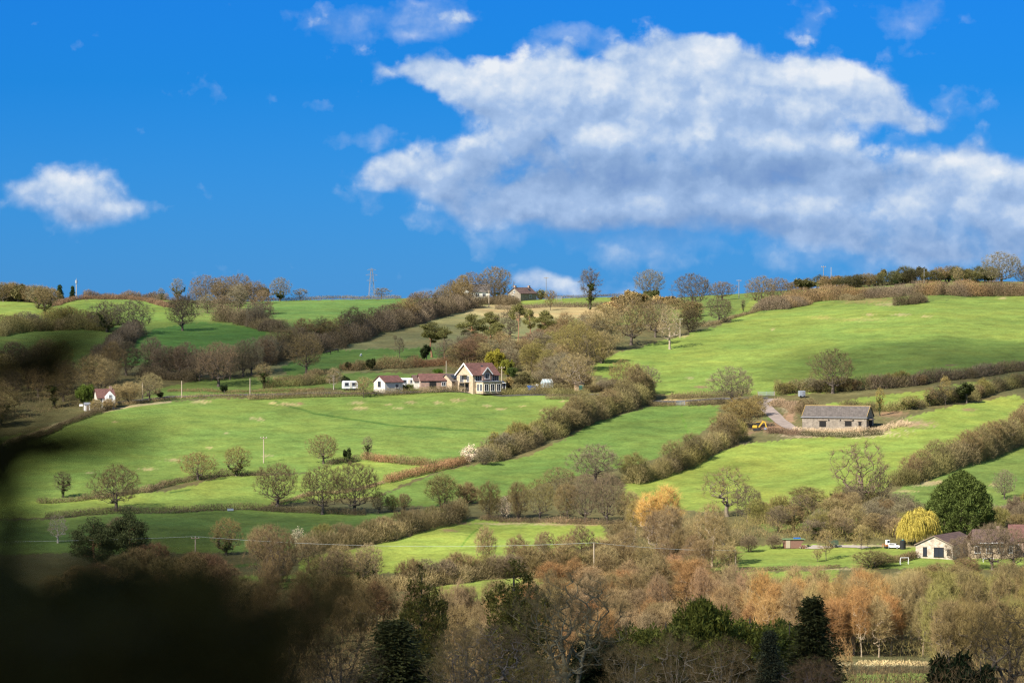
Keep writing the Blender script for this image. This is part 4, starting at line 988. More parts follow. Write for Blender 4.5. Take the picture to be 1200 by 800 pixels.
 ('birch', 786, 655, 62, 32, (.27, .20, .12), 'pale stemmed bare tree in front of the orange willows'),
 ('birch', 768, 652, 52, 26, (.25, .18, .11), 'thinner pale stemmed tree in front of the orange willows'),
 ('sapling', 968, 655, 36, 22, (.33, .25, .13), 'tan tree in the middle of the lawn'),
 ('sapling', 958, 657, 15, 14, (.30, .23, .12), 'little sapling beside the tan lawn tree'),
 ('sapling', 1009, 645, 30, 22, (.34, .27, .13), 'pale young tree at the back edge of the lawn'),
 ('sapling', 1017, 644, 26, 9, (.30, .24, .12), 'thin sapling just beyond the pale young lawn tree'),
 ('multi', 1022, 664, 20, 52, (.20, .175, .08), 'low olive bush tree between lawn and clipped garden hedge'),
 ('multi', 907, 642, 16, 20, MAUVE, 'round mauve bush beside the lawn shed', 'bush'),
 ('multi', 878, 646, 20, 22, MAUVE, 'mauve brown bush at the near corner of the lawn', 'bush'),
 ('ivyoak', 265, 650, 46, 40, (.33, .25, .11), 'yellow brown ivied tree in front of the dark field'),
 ('dead', 68, 636, 34, 26, (.40, .32, .24), 'broken pale dead tree beside the hillside pines', (.5, .42, .34)),
 ('pinelow', 110, 670, 62, 66, (.06, .075, .036), 'broader of the two dark pines at the shaded field edge'),
 ('pinelow', 152, 670, 72, 62, (.06, .075, .036), 'taller of the two dark pines at the shaded field edge'),
 ('multi', 140, 640, 34, 34, (.26, .17, .12), 'pinkish brown bare tree behind the two dark pines'),
 ('ivyoak', 430, 690, 56, 44, STRAW, 'pale limbed tree wrapped in ivy in the bottom hedgerow'),
 ('oak', 320, 690, 78, 66, (.17, .12, .07), 'large brown round headed tree over the shaded thicket'),
 ('tall', 362, 668, 40, 40, (.23, .18, .11), 'tan tree beside the large round headed tree'),
 ('tall', 393, 690, 44, 40, (.22, .17, .11), 'tan twiggy tree left of the ivied pale one'),
 ('oak', 1130, 667, 40, 48, MAUVE, 'purplish bare tree hiding the bungalow roof end'),
 ('oak', 1163, 668, 58, 48, MAUVE, 'taller purplish bare tree in front of the brown roofed house'),
 ('oak', 1188, 668, 52, 44, MAUVE, 'purplish bare tree in front of the farthest red roof'),
]
for t in T:
    if not t[6]: continue
    kw = {}
    if len(t) > 7: kw['bark' if isinstance(t[7], tuple) else 'cat'] = t[7]
    if t[0] in ('pine', 'pinelow'): kw['bark'] = (.36, .19, .11)
    elif t[0] in ('birch',): kw['bark'] = (.34, .27, .20)
    elif t[5] in (GOLD,): kw['bark'] = (.40, .24, .10)
    plant(*t[:7], **kw)

# ---- masses in which nothing tells one from the next: every member an object, one shared label
stand(line([(312, 424), (360, 409), (384, 407), (412, 398), (450, 385), (482, 377), (520, 365), (548, 358)], 24, 3), ['tall', 'oak', 'ivytall'], (26, 38), (22, 34), [MAUVE, DUSK, BROWN], 'bare tree in the dark diagonal belt climbing to the ridge houses', 'trees of the diagonal belt')
stand(line([(172, 438), (200, 442), (235, 446), (300, 440), (318, 424)], 13, 5), ['oak', 'tall'], (34, 46), (28, 40), [DUSK, MAUVE, GREY], 'bare tree in the shaded row between the green hill field and lane', 'shaded trees over the lane')
stand(line([(0, 388), (60, 382), (125, 384)], 11, 4), ['multi', 'shrub', 'oak'], (16, 26), (20, 30), [BROWN, OLIVE, GREY], 'bare bush in the overgrown row above the shaded hill field', 'bushes over the shaded hill field')
stand(area([(195, 372), (225, 356), (300, 356), (325, 384), (300, 386), (255, 372)], 11, 12), ['multi', 'tall', 'oak'], (20, 30), (24, 34), [MAUVE, GREY], 'mauve bare tree in the patch below the ridge trio', 'trees below the ridge trio')
stand(area([(-20, 440), (110, 436), (165, 440), (120, 462), (90, 478), (20, 498), (-20, 506)], 26, 10), ['oak', 'tall', 'ivytall'], (34, 50), (30, 46), [BROWN, TAN, DUSK, OLIVE], 'bare tree in the wood beside the red roofed cottage', 'trees of the cottage wood')
stand(area([(610, 440), (640, 415), (690, 395), (735, 405), (720, 415), (690, 435), (690, 452), (640, 450)], 20, 11), ['multi', 'tall', 'oak'], (24, 40), (26, 40), [TAN, BROWN, OLIVE, GREY], 'bare tree on the wooded bank between greenhouse and great field', 'trees of the wooded bank')
stand(area([(520, 428), (560, 418), (610, 424), (650, 396), (668, 400), (640, 420), (600, 436), (540, 434)], 24, 9), ['multi', 'tall', 'tall'], (22, 36), (24, 34), [BROWN, TAN, GREY, (.24, .15, .10)], 'bare bush tree in the scrub around the pines', 'scrub around the pines')
stand(line([(590, 455), (640, 450), (690, 458), (720, 460)], 13, 3), ['shrub', 'multi', 'bush'], (9, 18), (16, 24), [(.12, .11, .055), BROWN, GREY], 'garden bush behind the hedge by the small greenhouse', 'bushes around the greenhouse', 'bush')
stand(line([(700, 372), (745, 360), (790, 362), (812, 372)], 10, 4), ['multi', 'shrub', 'holly'], (12, 22), (22, 32), [BROWN, TAN, (.13, .12, .06)], 'bush in the scrub below the broad dark skyline oak', 'scrub at the top of the bank', 'bush')
stand(line([(0, 353), (30, 354), (62, 357)], 9, 2), ['multi', 'shrub', 'holly'], (14, 22), (18, 28), [BROWN, GREY, (.11, .10, .05)], 'bush in the scrub below the far skyline oaks', 'scrub under the far skyline oaks', 'bush')
stand(line([(928, 344), (960, 339), (1010, 336), (1060, 332), (1110, 330), (1165, 331)], 30, 2), ['holly', 'multi', 'shrub'], (11, 19), (18, 30), [(.10, .10, .05), (.085, .08, .045), BROWN, (.13, .12, .055)], 'windswept bush in the ridge thicket above the bracken brow', 'windswept ridge thicket', 'bush')
stand(line([(640, 513), (700, 489), (760, 462)], 9, 3), ['multi', 'tall', 'tall'], (26, 42), (24, 38), [BROWN, (.225, .185, .095)], 'bare tree growing out of the tall slanting hedgerow', 'trees of the slanting hedgerow')
stand(line([(570, 538), (640, 512)], 5, 3), ['multi', 'shrub'], (22, 30), (24, 32), [GREY, OLIVE, TAN], 'bush at the lower end of the tall slanting hedgerow', 'bushes of the slanting hedgerow', 'bush')
stand(line([(1060, 567), (1110, 548), (1165, 531), (1215, 510)], 10, 3), ['tall', 'multi'], (26, 42), (28, 40), [BROWN, (.225, .185, .095)], 'bare bush in the broad hedgerow beyond the big dark cypress', 'bushes of the broad hedgerow', 'bush')
stand(line([(365, 643), (440, 633), (535, 606)], 9, 3), ['shrub', 'multi'], (20, 30), (24, 36), [BROWN, TAN, OLIVE], 'bush in the slanting hedgerow between the dark and bright fields', 'bushes between dark and bright fields', 'bush')
stand(line([(470, 688), (540, 679), (690, 672), (745, 668)], 13, 3), ['shrub', 'multi'], (24, 34), (30, 42), [BROWN, TAN, OLIVE, MAUVE], 'bush in the hedgerow along the bottom of the brightest field', 'bushes of the bottom hedgerow', 'bush')
stand(line([(915, 461), (950, 459), (1000, 457), (1090, 448)], 9, 2), ['shrub', 'multi'], (12, 22), (20, 30), [OLIVE, GREY, BROWN], 'bush in the hedge at the foot of the lone rounded oak', 'bushes under the lone oak', 'bush')
stand(line([(1060, 481), (1130, 470), (1200, 450)], 8, 2), ['shrub', 'multi', 'ivytall'], (14, 24), (16, 26), [DUSK, OLIVE, BROWN], 'bush in the dark ragged hedge behind the barn', 'bushes behind the barn', 'bush')
stand(area([(880, 618), (905, 598), (960, 596), (1000, 592), (1060, 598), (1082, 604), (1060, 630), (1000, 634), (910, 632)], 34, 10), ['shrub', 'multi', 'tall', 'ivytall'], (18, 34), (22, 36), [BROWN, GREY, OLIVE, MAUVE, TAN], 'leafless shrub in the scrub bank behind the shed and lawn', 'scrub bank behind the lawn', 'shrub')
stand(area([(1165, 622), (1180, 600), (1215, 596), (1215, 625)], 6, 9), ['shrub', 'multi'], (18, 28), (20, 30), [BROWN, OLIVE, MAUVE], 'shrub on the slope between the houses and mauve hedge', 'shrubs above the houses', 'shrub')
stand(area([(560, 660), (700, 650), (740, 640), (800, 640), (860, 668), (750, 680), (620, 676)], 22, 11), ['multi', 'tall', 'birch'], (28, 46), (22, 34), [TAN, BROWN, (.24, .17, .10)], 'bare tan tree in the copse behind the cable pole', 'copse behind the cable pole', bark=[BARK, PALEBARK])
stand(area([(520, 742), (640, 728), (740, 718), (860, 722), (1000, 740), (990, 770), (800, 784), (540, 790)], 84, 9), ['birch', 'multi', 'birch'], (46, 66), (26, 40), [RED, (.31, .215, .125), BROWN, (.265, .195, .12)], 'slender red brown tree in the thicket along the valley floor', 'red brown valley thicket', bark=[BARK, (.22, .16, .11)])
stand(area([(600, 700), (700, 684), (800, 682), (840, 692), (850, 722), (740, 716), (620, 724)], 30, 10), ['birch', 'multi'], (28, 42), (24, 36), [RED, (.31, .215, .125), BROWN, (.34, .205, .11)], 'russet bare tree in the upper thicket between cable pole and lower lawn', 'russet upper thicket', bark=[BARK, (.22, .16, .11)])
stand(area([(880, 752), (930, 746), (1080, 748), (1085, 771), (960, 772), (890, 770)], 46, 8), ['birch'], (64, 86), (22, 34), [(.37, .24, .11), (.32, .24, .125), ORANGE, (.34, .26, .13)], 'slender birch with orange brown twigs above the pale reeds', 'birches above the reeds', 'birch', bark=[(.42, .33, .22), (.30, .23, .15)])
stand(area([(1085, 748), (1215, 738), (1215, 790), (1096, 788)], 24, 10), ['tall', 'multi', 'birch'], (66, 92), (34, 50), [(.24, .18, .085), OLIVE, BROWN], 'tall olive brown tree on the valley floor below the bungalow', 'olive trees below the bungalow', bark=[BARK, (.19, .15, .10)])
stand(area([(1000, 690), (1110, 680), (1215, 684), (1215, 712), (1100, 712), (1010, 706)], 18, 10), ['multi', 'shrub'], (20, 32), (32, 46), [OLIVE, BROWN, (.27, .2, .10)], 'low olive brush in front of the clipped garden hedge and bungalow', 'brush before the bungalow', 'shrub')
stand(area([(180, 714), (300, 712), (420, 730), (520, 742), (560, 768), (400, 780), (200, 770)], 40, 11), ['birch', 'multi', 'tall'], (44, 66), (28, 42), [(.19, .12, .075), BROWN, (.16, .12, .06)], 'dim bare tree in the thicket below the bottom hedgerow', 'dim thicket below the hedgerow', bark=[BARK, (.20, .15, .10)])
stand(area([(60, 690), (180, 670), (300, 676), (300, 694), (170, 704), (60, 706)], 14, 11), ['multi', 'shrub'], (26, 38), (34, 46), [(.24, .155, .10), BROWN], 'pinkish brown bush below the two dark pines', 'bushes below the dark pines', 'bush')
stand(area([(300, 650), (430, 676), (430, 690), (300, 684)], 6, 14), ['multi', 'shrub'], (26, 36), (30, 40), [TAN, BROWN, GREY], 'tan bush below the slanting hedgerow end', 'tan bushes near the ivied tree', 'bush')

# ---- trees on our own side of the valley: D metres off, y is the top
N = [
 ('cypress_near', 492, 660, 72, 400, (.15, .135, .036), 'dark olive conifer with open top beside the russet thicket', None),
 ('spruce_open', 462, 728, 150, 330, (.085, .088, .034), 'dark green cedar with level boughs', None),
 ('cypress_near', 604, 656, 108, 370, (.145, .135, .035), 'tall dark olive cypress behind bare limbs', None),
 ('near', 668, 668, 150, 340, (.22, .165, .08), 'big bare tree with lichened forking limbs', (.30, .25, .14)),
 ('near', 570, 730, 120, 310, (.17, .12, .07), 'bare grey limbed tree between the cedar and cypress', (.27, .22, .165)),
 ('cypress_small', 700, 742, 92, 350, (.022, .034, .014), 'low black green cypress at the foot of the bare limbs', None),
 ('yew', 826, 694, 104, 395, (.135, .145, .030), 'pointed crown of the dark yew group', None),
 ('yew', 880, 712, 128, 400, (.13, .142, .030), 'broad middle yew of the dark group', None),
 ('yew', 780, 720, 116, 385, (.14, .145, .032), 'lower spreading yew beside the bare limbs', None),
 ('yew', 926, 720, 84, 392, (.115, .13, .030), 'yew nearest the black spruce', None),
 ('spruce', 952, 700, 96, 360, (.062, .064, .024), 'black green spruce with ragged tiers', None),
 ('spruce_open', 902, 740, 66, 330, (.066, .072, .042), 'grey green fir in front of the yew group', None),
 ('holly', 1112, 764, 70, 420, (.022, .034, .014), 'dark evergreen bush under the tall olive trees', None),
 ('holly', 1148, 770, 50, 410, (.020, .030, .014), 'smaller dark evergreen bush under the tall olive trees', None),
 ('nearthin', 790, 742, 80, 300, (.26, .185, .085), 'brush of thin pale stems below the lower yew', (.42, .33, .21)),
 ('nearthin', 850, 748, 84, 295, (.26, .18, .085), 'brush of thin stems below the middle yew', (.42, .33, .21)),
 ('nearthin', 740, 752, 70, 290, (.25, .18, .085), 'thin arching stems beside the black green cypress', (.42, .33, .21)),
 ('nearthin', 630, 768, 80, 290, (.24, .18, .08), 'thin brush at the foot of the big lichened tree', (.25, .2, .14)),
 ('nearthin', 540, 735, 90, 285, (.26, .19, .085), 'thin brown brush in front of the cedar', (.22, .17, .12)),
 ('nearthin', 955, 770, 70, 300, (.23, .15, .085), 'thin mauve brush below the black spruce', (.2, .15, .12)),
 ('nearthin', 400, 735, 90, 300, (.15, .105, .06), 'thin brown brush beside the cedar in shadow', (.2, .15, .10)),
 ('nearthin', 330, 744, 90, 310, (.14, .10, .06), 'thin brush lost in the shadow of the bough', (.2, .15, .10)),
 ('near', 1185, 706, 110, 430, (.19, .14, .06), 'olive brown tree at the valley edge with rising limbs', (.17, .13, .085)),
]
for k, x, y, w, D, col, lab, bk in N: plant(k, x, y, 0, w, col, lab, D=D, bark=bk or BARK)
# ------------------------------------------------------------------ buildings
def roof_slabs(mb, L, W, he, hr, over=.35, th=.16, hip0=0.0, hip1=0.0):
    """two pitched slabs along x"""
    for s in (-1, 1):
        sl = (hr - he) / (W / 2); yo = W / 2 + over; ze = he - sl * over
        a = (-L / 2 - over + 0, s * yo, ze); b = (L / 2 + over, s * yo, ze); c = (L / 2 + over - hip1, 0, hr); d = (-L / 2 - over + hip0, 0, hr)
        vs = [a, b, c, d] + [(x, y, z + th) for x, y, z in (a, b, c, d)]
        mb.add(vs, [(0, 1, 2, 3), (4, 7, 6, 5), (0, 4, 5, 1), (1, 5, 6, 2), (2, 6, 7, 3), (3, 7, 4, 0)])
    return mb
def shell(mb, L, W, he, hr):
    """walls with two gable ends"""
    mb.prism([(-W / 2, -.6), (W / 2, -.6), (W / 2, he), (0, hr), (-W / 2, he)], 'x', -L / 2, L / 2); return mb
def window(root, x, y, z, w, h, face, frame=None, name='window', bars=1, part_label=None):
    """face: 'f' front (-y), 'l' left gable (-x), 'r' right gable (+x); x is the place along the wall, y the wall's plane"""
    fm, gm = MB(), MB(); t = .07
    def put(mb, u, v, du, dv, dep, off):
        if face == 'f': mb.box((u, y - off, v), (du, dep, dv))
        elif face == 'l': mb.box((y - off, u, v), (dep, du, dv))
        else: mb.box((y + off, u, v), (dep, du, dv))
    for s in (-1, 1): put(fm, x + s * (w / 2 - t / 2), z, t, h, .12, .02)
    put(fm, x, z + h / 2 + t / 2, w, t, .12, .02); put(fm, x, z - h / 2 - t / 2, w + .16, t * 1.3, .2, .05)
    for i in range(bars): put(fm, x - w / 2 + w * (i + 1) / (bars + 1), z, t * .7, h, .08, .02)
    f = fm.build(name, frame or M['white'], root)
    put(gm, x, z, w - 2 * t, h, .04, .01); gm.build('pane', M['glass'], f)
    return f

# farmhouse
fh = empty('farmhouse', P(560, 458.5), R(35)); tag(fh, 'cream stone farmhouse with steep red tiled roof and white bargeboards', 'house')
L, W, he, hr = 8.6, 7.8, 4.7, 7.7
shell(MB(), L, W, he, hr).build('wall', M['cream_stone'], fh)
rf = roof_slabs(MB(), L, W, he, hr, .4).build('roof', M['roof_red'], fh)
MB().box((0.4, -1.4, 6.95), (.7, .5, .1), rx=R(37)).build('rooflight', M['glass'], rf)
for s in (-1, 1):
    MB().add([(-L / 2 - .46, s * (W / 2 + .4), he - .45), (-L / 2 - .46, s * (W / 2 + .4), he - .05), (-L / 2 - .46, 0, hr + .22), (-L / 2 - .46, 0, hr - .25),
              (-L / 2 - .40, s * (W / 2 + .4), he - .45), (-L / 2 - .40, s * (W / 2 + .4), he - .05), (-L / 2 - .40, 0, hr + .22), (-L / 2 - .40, 0, hr - .25)],
             [(0, 1, 2, 3), (4, 7, 6, 5), (0, 4, 5, 1), (1, 5, 6, 2), (2, 6, 7, 3), (3, 7, 4, 0)]).build('bargeboard', M['white'], fh)
window(fh, -1.5, -L / 2, 3.6, 1.2, 1.5, 'l'); window(fh, 1.4, -L / 2, 3.4, 1.8, 2.1, 'l', bars=2); window(fh, -1.2, -L / 2, 1.2, 1.7, 1.9, 'l', M['wood'], bars=1)
for x in (-2.6, 3.0): window(fh, x, -W / 2, 3.7, 2.0, 1.4, 'f', bars=2)
bal = MB().box((-L / 2 - .7, .2, 2.55), (1.5, 4.6, .16)).box((-L / 2 - .7, 0, 4.55), (1.3, 2.6, .14))
for y in (-1.9, 2.2): bal.box((-L / 2 - 1.3, y, 1.2), (.14, .14, 2.6))
bal.build('balcony', M['wood'], fh)
dm = MB(); dm.prism([(-1.35, 3.2), (1.35, 3.2), (1.35, 5.2), (0, 6.6), (-1.35, 5.2)], 'y', -W / 2 - .5, -.6); dmo = dm.build('dormer', M['brick'], fh)
d2 = MB()
for s in (-1, 1):
    d2.add([(s * 1.7, -W / 2 - .8, 4.75), (0, -W / 2 - .8, 6.62), (0, .2, 6.62), (s * 1.7, .2, 4.75), (s * 1.7, -W / 2 - .8, 4.9), (0, -W / 2 - .8, 6.78), (0, .2, 6.78), (s * 1.7, .2, 4.9)],
           [(0, 1, 2, 3), (4, 7, 6, 5), (0, 4, 5, 1), (1, 5, 6, 2), (2, 6, 7, 3), (3, 7, 4, 0)])
d2.build('dormer_roof', M['roof_red'], dmo)
for s in (-1, 1): MB().box((s * .86, -W / 2 - .84, 5.72), (2.55, .06, .26), ry=s * R(47.7)).build('dormer_bargeboard', M['white'], dmo)
window(dmo, 0, -W / 2 - .5, 4.3, 1.4, 1.4, 'f', bars=1)
ex = MB().box((-.2, -W / 2 - 1.7, 1.2), (6.2, 3.4, 3.2)).build('porch_wing', M['cream_stone'], fh)
MB().box((-.2, -W / 2 - 1.7, 2.88), (6.5, 3.7, .16)).build('flat_roof', M['lead'], ex)
for x in (-2.2, -.2, 1.8): window(ex, x, -W / 2 - 3.4, 1.25, 1.3, 1.8, 'f', bars=1)
for y in (-5.0, -6.4): window(ex, y, -3.3, 1.25, 1.1, 1.8, 'l', bars=1)

cv = empty('conservatory', P(583, 459), R(35)); tag(cv, 'low white glazed conservatory beside the farmhouse', 'conservatory')
MB().box((0, 0, .35), (3.6, 2.6, 1.1)).build('base_wall', M['brick'], cv)
fr = MB()
for x in (-1.75, -.9, 0, .9, 1.75): fr.box((x, -1.27, 1.7), (.12, .1, 1.7)); fr.box((x, 1.27, 1.7), (.12, .1, 1.7))
for y in (-.6, .6): fr.box((-1.77, y, 1.7), (.1, .12, 1.7)); fr.box((1.77, y, 1.7), (.1, .12, 1.7))
fr.build('frame', M['white'], cv)
MB().box((0, 0, 1.7), (3.5, 2.5, 1.6)).build('glazing', M['glass'], cv)
MB().prism([(-1.5, 2.55), (1.5, 2.55), (0, 3.2)], 'x', -1.9, 1.9).build('roof', M['render'], cv)
gw = MB().prism([(P(x, y).x, P(x, y).y, 0) for x, y in ()] or [(-2.2, -.3), (2.2, -.3), (2.2, .7), (-2.2, .7)], 'y', -.15, .15).build('garden_wall', M['brick']); gw.location = P(577, 459.4)
tag(gw, 'low red brick garden wall below the farmhouse porch', 'wall')

def gable_house(name, x, y, rz, L, W, he, hr, wall, roof, label, cat='house', over=.3, hip=(0, 0), D=None):
    p = P(x, y)
    if D: q = AT(x, y, D); p = Vector((q.x, q.y, q.z))
    r = empty(name, p, R(rz)); tag(r, label, cat)
    if hip == (0, 0): shell(MB(), L, W, he, hr).build('wall', wall, r)
    else: MB().box((0, 0, he / 2 - .4), (L, W, he + .8)).build('wall', wall, r)
    roof_slabs(MB(), L, W, he, hr, over, .16, *hip).build('roof', roof, r)
    return r
an = gable_house('annexe', 455, 458.2, 38, 6.0, 5.2, 2.5, 4.1, M['render'], M['roof_red'], 'small white gabled annexe with red tiled roof behind the lane hedge', 'annexe')
window(an, 0, -3.0, 1.9, 1.3, 1.3, 'l', M['dark'], bars=1); window(an, 1, -2.6, 1.4, 1.2, 1.0, 'f', bars=1)
s1 = gable_house('farm_shed', 511, 455.5, 12, 9.5, 5.5, 2.3, 4.0, M['brick'], M['roof_red'], 'low farm shed with long red tiled roof beside the farmhouse', 'shed')
MB().box((-1.5, -2.82, 1.1), (1.8, .08, 2.0)).build('door', M['dark'], s1); window(s1, 1.8, -2.75, 1.3, 1.6, .9, 'f', bars=2); window(s1, 0, -4.75, 1.2, 1.4, 1.2, 'l')
s2 = gable_house('farm_shed', 531, 456, 40, 5.0, 5.0, 2.4, 4.2, M['cream_stone'], M['slate'], 'small stone shed with dark roof panels between red shed and farmhouse', 'shed')
MB().box((0, -1.5, 3.55), (3.4, 1.6, .08), rx=R(36)).build('solar_panel', M['glass'], s2)
MB().box((-2.55, 0, 1.0), (.08, 1.0, 2.0)).build('door', M['wood'], s2)
s3 = gable_house('lean_shed', 491, 455, 12, 3.4, 4.6, 1.9, 3.3, M['render'], M['roof_brown'], 'pale shed with brown roof nearest the second white caravan', 'shed')
window(s3, .4, -2.3, 1.1, 1.6, .8, 'f', bars=1)

# bungalow, and the two houses beside it
bg = gable_house('bungalow', 1106, 649, 65, 15.5, 7.9, 2.75, 4.55, M['pale_stone'], M['roof_brown'], 'pale stone bungalow with low brown roof in front of the yellow willow', 'bungalow', .22)
bg.location = P(1095, 655) + Vector((math.cos(R(65)) * 7.6, math.sin(R(65)) * 7.6, 0)); bg.location.z = P(1095, 655).z
window(bg, 1.95, -7.75, 1.35, .85, 1.7, 'l', M['dark'], bars=0); window(bg, -1.0, -7.75, 1.3, 2.1, 1.8, 'l', M['dark'], bars=1); window(bg, -3.1, -7.75, 1.35, .7, 1.1, 'l', M['dark'], bars=0)
for s in (-1, 1): MB().box((-8.02, s * 2.08, 3.62), (.06, 4.7, .16), rx=-s * R(24.5)).build('bargeboard', M['wood'], bg)
for x in (-4.5, -.5, 3.5): window(bg, x, -3.95, 1.5, 1.5, 1.2, 'f')
h2 = gable_house('brown_roofed_house', 1160, 652, 4, 9.0, 7.0, 2.9, 5.4, M['cream_stone'], M['roof_brown'], 'stone house with brown roof half hidden by purplish bare trees', 'house', .35, (1.3, 1.3))
for x in (-3.2, -.8, 1.6, 3.4): window(h2, x, -3.5, 1.6, 1.2, 1.3, 'f')
MB().box((1.6, -.2, 5.7), (.6, .6, 1.0)).build('chimney', M['brick'], h2)
MB().box((-.5, -3.9, 2.95), (5.0, .8, .12)).build('porch_roof', M['white'], h2)
h3 = gable_house('red_roofed_house', 1206, 650, -8, 8, 7, 3.0, 5.9, M['brick'], M['roof_red'], 'house with reddish roof cut by the edge of the view', 'house')
for x in (-2.6, 0): window(h3, x, -3.5, 1.6, 1.2, 1.3, 'f')

# barn
bn = gable_house('stone_barn', 982, 500.5, -19, 16.6, 7.4, 2.95, 5.55, M['grey_stone'], M['slate'], 'long grey stone barn with slate roof and dark openings', 'barn', .18)
for x, w, h, z in ((-3.0, 1.7, 1.5, 1.15), (3.6, 1.7, 1.3, 1.3), (6.6, .7, 1.2, 1.2)):
    o = MB().box((x, -3.7, z), (w, .14, h)).build('opening', M['dark'], bn); MB().box((x, -3.78, z + h / 2 + .12), (w + .5, .18, .2)).build('lintel', M['wood'], o)
for x in (-1.4, 1.6, 4.9): MB().box((x, -3.7, 2.1), (.35, .12, .35)).build('vent_hole', M['dark'], bn)
MB().box((8.3, .2, 1.2), (.14, 3.2, 2.6)).build('gable_doorway', M['dark'], bn)
MB().box((8.9, -1.2, 2.35), (1.3, 3.4, .14)).build('canopy', M['wood'], bn)
MB().box((0, 0, 5.66), (17.0, .3, .16)).box((8.42, -1.9, 4.36), (.1, 4.6, .2), rx=R(35.2)).box((8.42, 1.9, 4.36), (.1, 4.6, .2), rx=-R(35.2)).box((-8.42, -1.9, 4.36), (.1, 4.6, .2), rx=R(35.2)).build('ridge_tiles', M['mortar_ridge'], bn)
MB().tube((-8.6, -4.0, 2.78), (8.6, -4.0, 2.78), .09).build('gutter', M['lead'], bn)

# houses up on the ridge
w1 = gable_house('ridge_house', 553, 351, 3, 12.5, 7, 3.0, 5.6, M['render'], M['slate'], 'white walled ridge house with slate roof behind dark trees', 'house')
wg = MB(); wg.prism([(-1.9, -.5), (1.9, -.5), (1.9, 2.9), (0, 4.5), (-1.9, 2.9)], 'y', -4.6, -3.4); wgo = wg.build('front_gable', M['render'], w1); wgo.location.x = -3.4
g2 = MB()
for s in (-1, 1): g2.box((s * 1.05, -4.0, 3.75), (2.75, 1.5, .12), ry=s * R(40.1))
g2.build('gable_roof', M['white'], wgo)
for x in (-.2, 1.8, 4.2): window(w1, x, -3.5, 1.8, 1.3, 1.2, 'f')
c1 = gable_house('ridge_cottage', 612, 352.3, 48, 8.4, 6.0, 2.6, 4.6, M['grey_stone'], M['roof_brown'], 'grey stone cottage with brown roof on the skyline', 'cottage')
window(c1, .6, -4.2, 1.4, 1.1, 1.1, 'l'); window(c1, 0, -4.2, 3.2, .8, .8, 'l'); window(c1, 1, -3.0, 1.5, 1.2, 1.1, 'f')
MB().box((-3.8, 0, 4.9), (.7, .7, 1.0)).build('chimney', M['brick'], c1); MB().box((3.6, 0, 4.9), (.7, .7, 1.0)).build('chimney', M['brick'], c1)
MB().box((2.0, -1.5, 4.0), (1.0, .8, .1), rx=R(34)).build('rooflight', M['glass'], c1)

# red roofed cottage in the wood
rc = gable_house('lane_cottage', 122, 477.5, 20, 4.6, 4.4, 2.8, 4.9, M['render'], M['roof_red'], 'white cottage with bright red roof at the edge of the wood', 'cottage')
rg = MB(); rg.prism([(-1.3, -.5), (1.3, -.5), (1.3, 3.0), (0, 4.4), (-1.3, 3.0)], 'y', -3.1, -2.1); rgo = rg.build('front_gable', M['white'], rc); rgo.location.x = .9
window(rgo, 0, -3.1, 3.0, .8, .9, 'f'); window(rc, -1.5, -2.2, 2.0, .9, .9, 'f'); window(rc, 0, -2.3, 1.6, 1.0, 1.1, 'l'); MB().box((1.8, 0, 5.2), (.6, .6, 1.0)).build('chimney', M['brick'], rc)
ws = gable_house('garden_shed', 102, 480, 15, 1.5, 1.4, 1.5, 2.0, M['white'], M['lead'], 'little white shed beside the glossy green tree', 'shed', .1)
MB().box((0, -.74, .75), (.6, .06, 1.4)).build('door', M['wood'], ws)
wb = empty('sign_board', P(95, 479.5), 0); tag(wb, 'small blank white board on posts beside the little white shed', 'board')
MB().box((0, 0, 1.3), (.95, .06, .55)).build('board', M['white'], wb)
for s in (-1, 1): MB().tube((s * .35, .05, -.1), (s * .35, .05, 1.3), .04).build('post', M['wood'], wb)

# caravans
def caravan(x, y, rz, L, label):
    r = empty('static_caravan', P(x, y), R(rz)); tag(r, label, 'caravan')
    MB().prism([(-L / 2, .45), (L / 2, .45), (L / 2, 2.3), (L / 2 - .3, 2.55), (-L / 2 + .3, 2.55), (-L / 2, 2.3)], 'y', -1.15, 1.15).build('body', M['white'], r)
    for x0 in (-L * .28, L * .22): window(r, x0, -1.15, 1.65, 1.1, .7, 'f', M['steel'], bars=0)
    MB().box((L * .02, -1.18, 1.35), (.6, .06, 1.6)).build('door', M['render'], r)
    for s in (-.25, .25): MB().tube((s * L, -1.1, .3), (s * L, -.85, .3), .32, k=12).build('wheel', M['black'], r)
    return r
caravan(410, 457.5, 14, 4.0, 'white caravan beside the small pale barked tree')
caravan(478, 454.5, 14, 4.4, 'white caravan between the annexe and the pale shed')

# greenhouse, summerhouse and yard things
gh = empty('greenhouse', P(641, 454), R(25)); tag(gh, 'small glazed greenhouse with pale frame behind the garden hedge', 'greenhouse')
MB().prism([(-1.05, 0), (1.05, 0), (1.05, 1.5), (0, 2.3), (-1.05, 1.5)], 'x', -1.3, 1.3).build('glazing', plain('hazy_glass', (.35, .42, .42), .15, .1, 1, 0, .6), gh)
fr = MB()
for x in (-1.33, -.45, .45, 1.33):
    for s in (-1, 1): fr.box((x, s * 1.07, .75), (.09, .07, 1.5)); fr.box((x, s * .53, 1.93), (.09, 1.36, .07), rx=-s * R(37))
fr.box((0, 0, 2.36), (2.8, .1, .1)); fr.build('frame', M['white'], gh)
sm = gable_house('summerhouse', 678, 457, 10, 2.5, 2.2, 1.9, 2.5, plain('tan_boards', (.50, .36, .22), .8, .15, 4), M['wood'], 'small tan summerhouse with teal panel behind the pale forked trunk', 'summerhouse', .15)
MB().box((.5, -1.13, .75), (1.3, .06, 1.3)).build('panel', M['teal'], sm)
bc = empty('skip', P(623, 456), R(8)); tag(bc, 'blue metal skip in the farmhouse garden', 'skip')
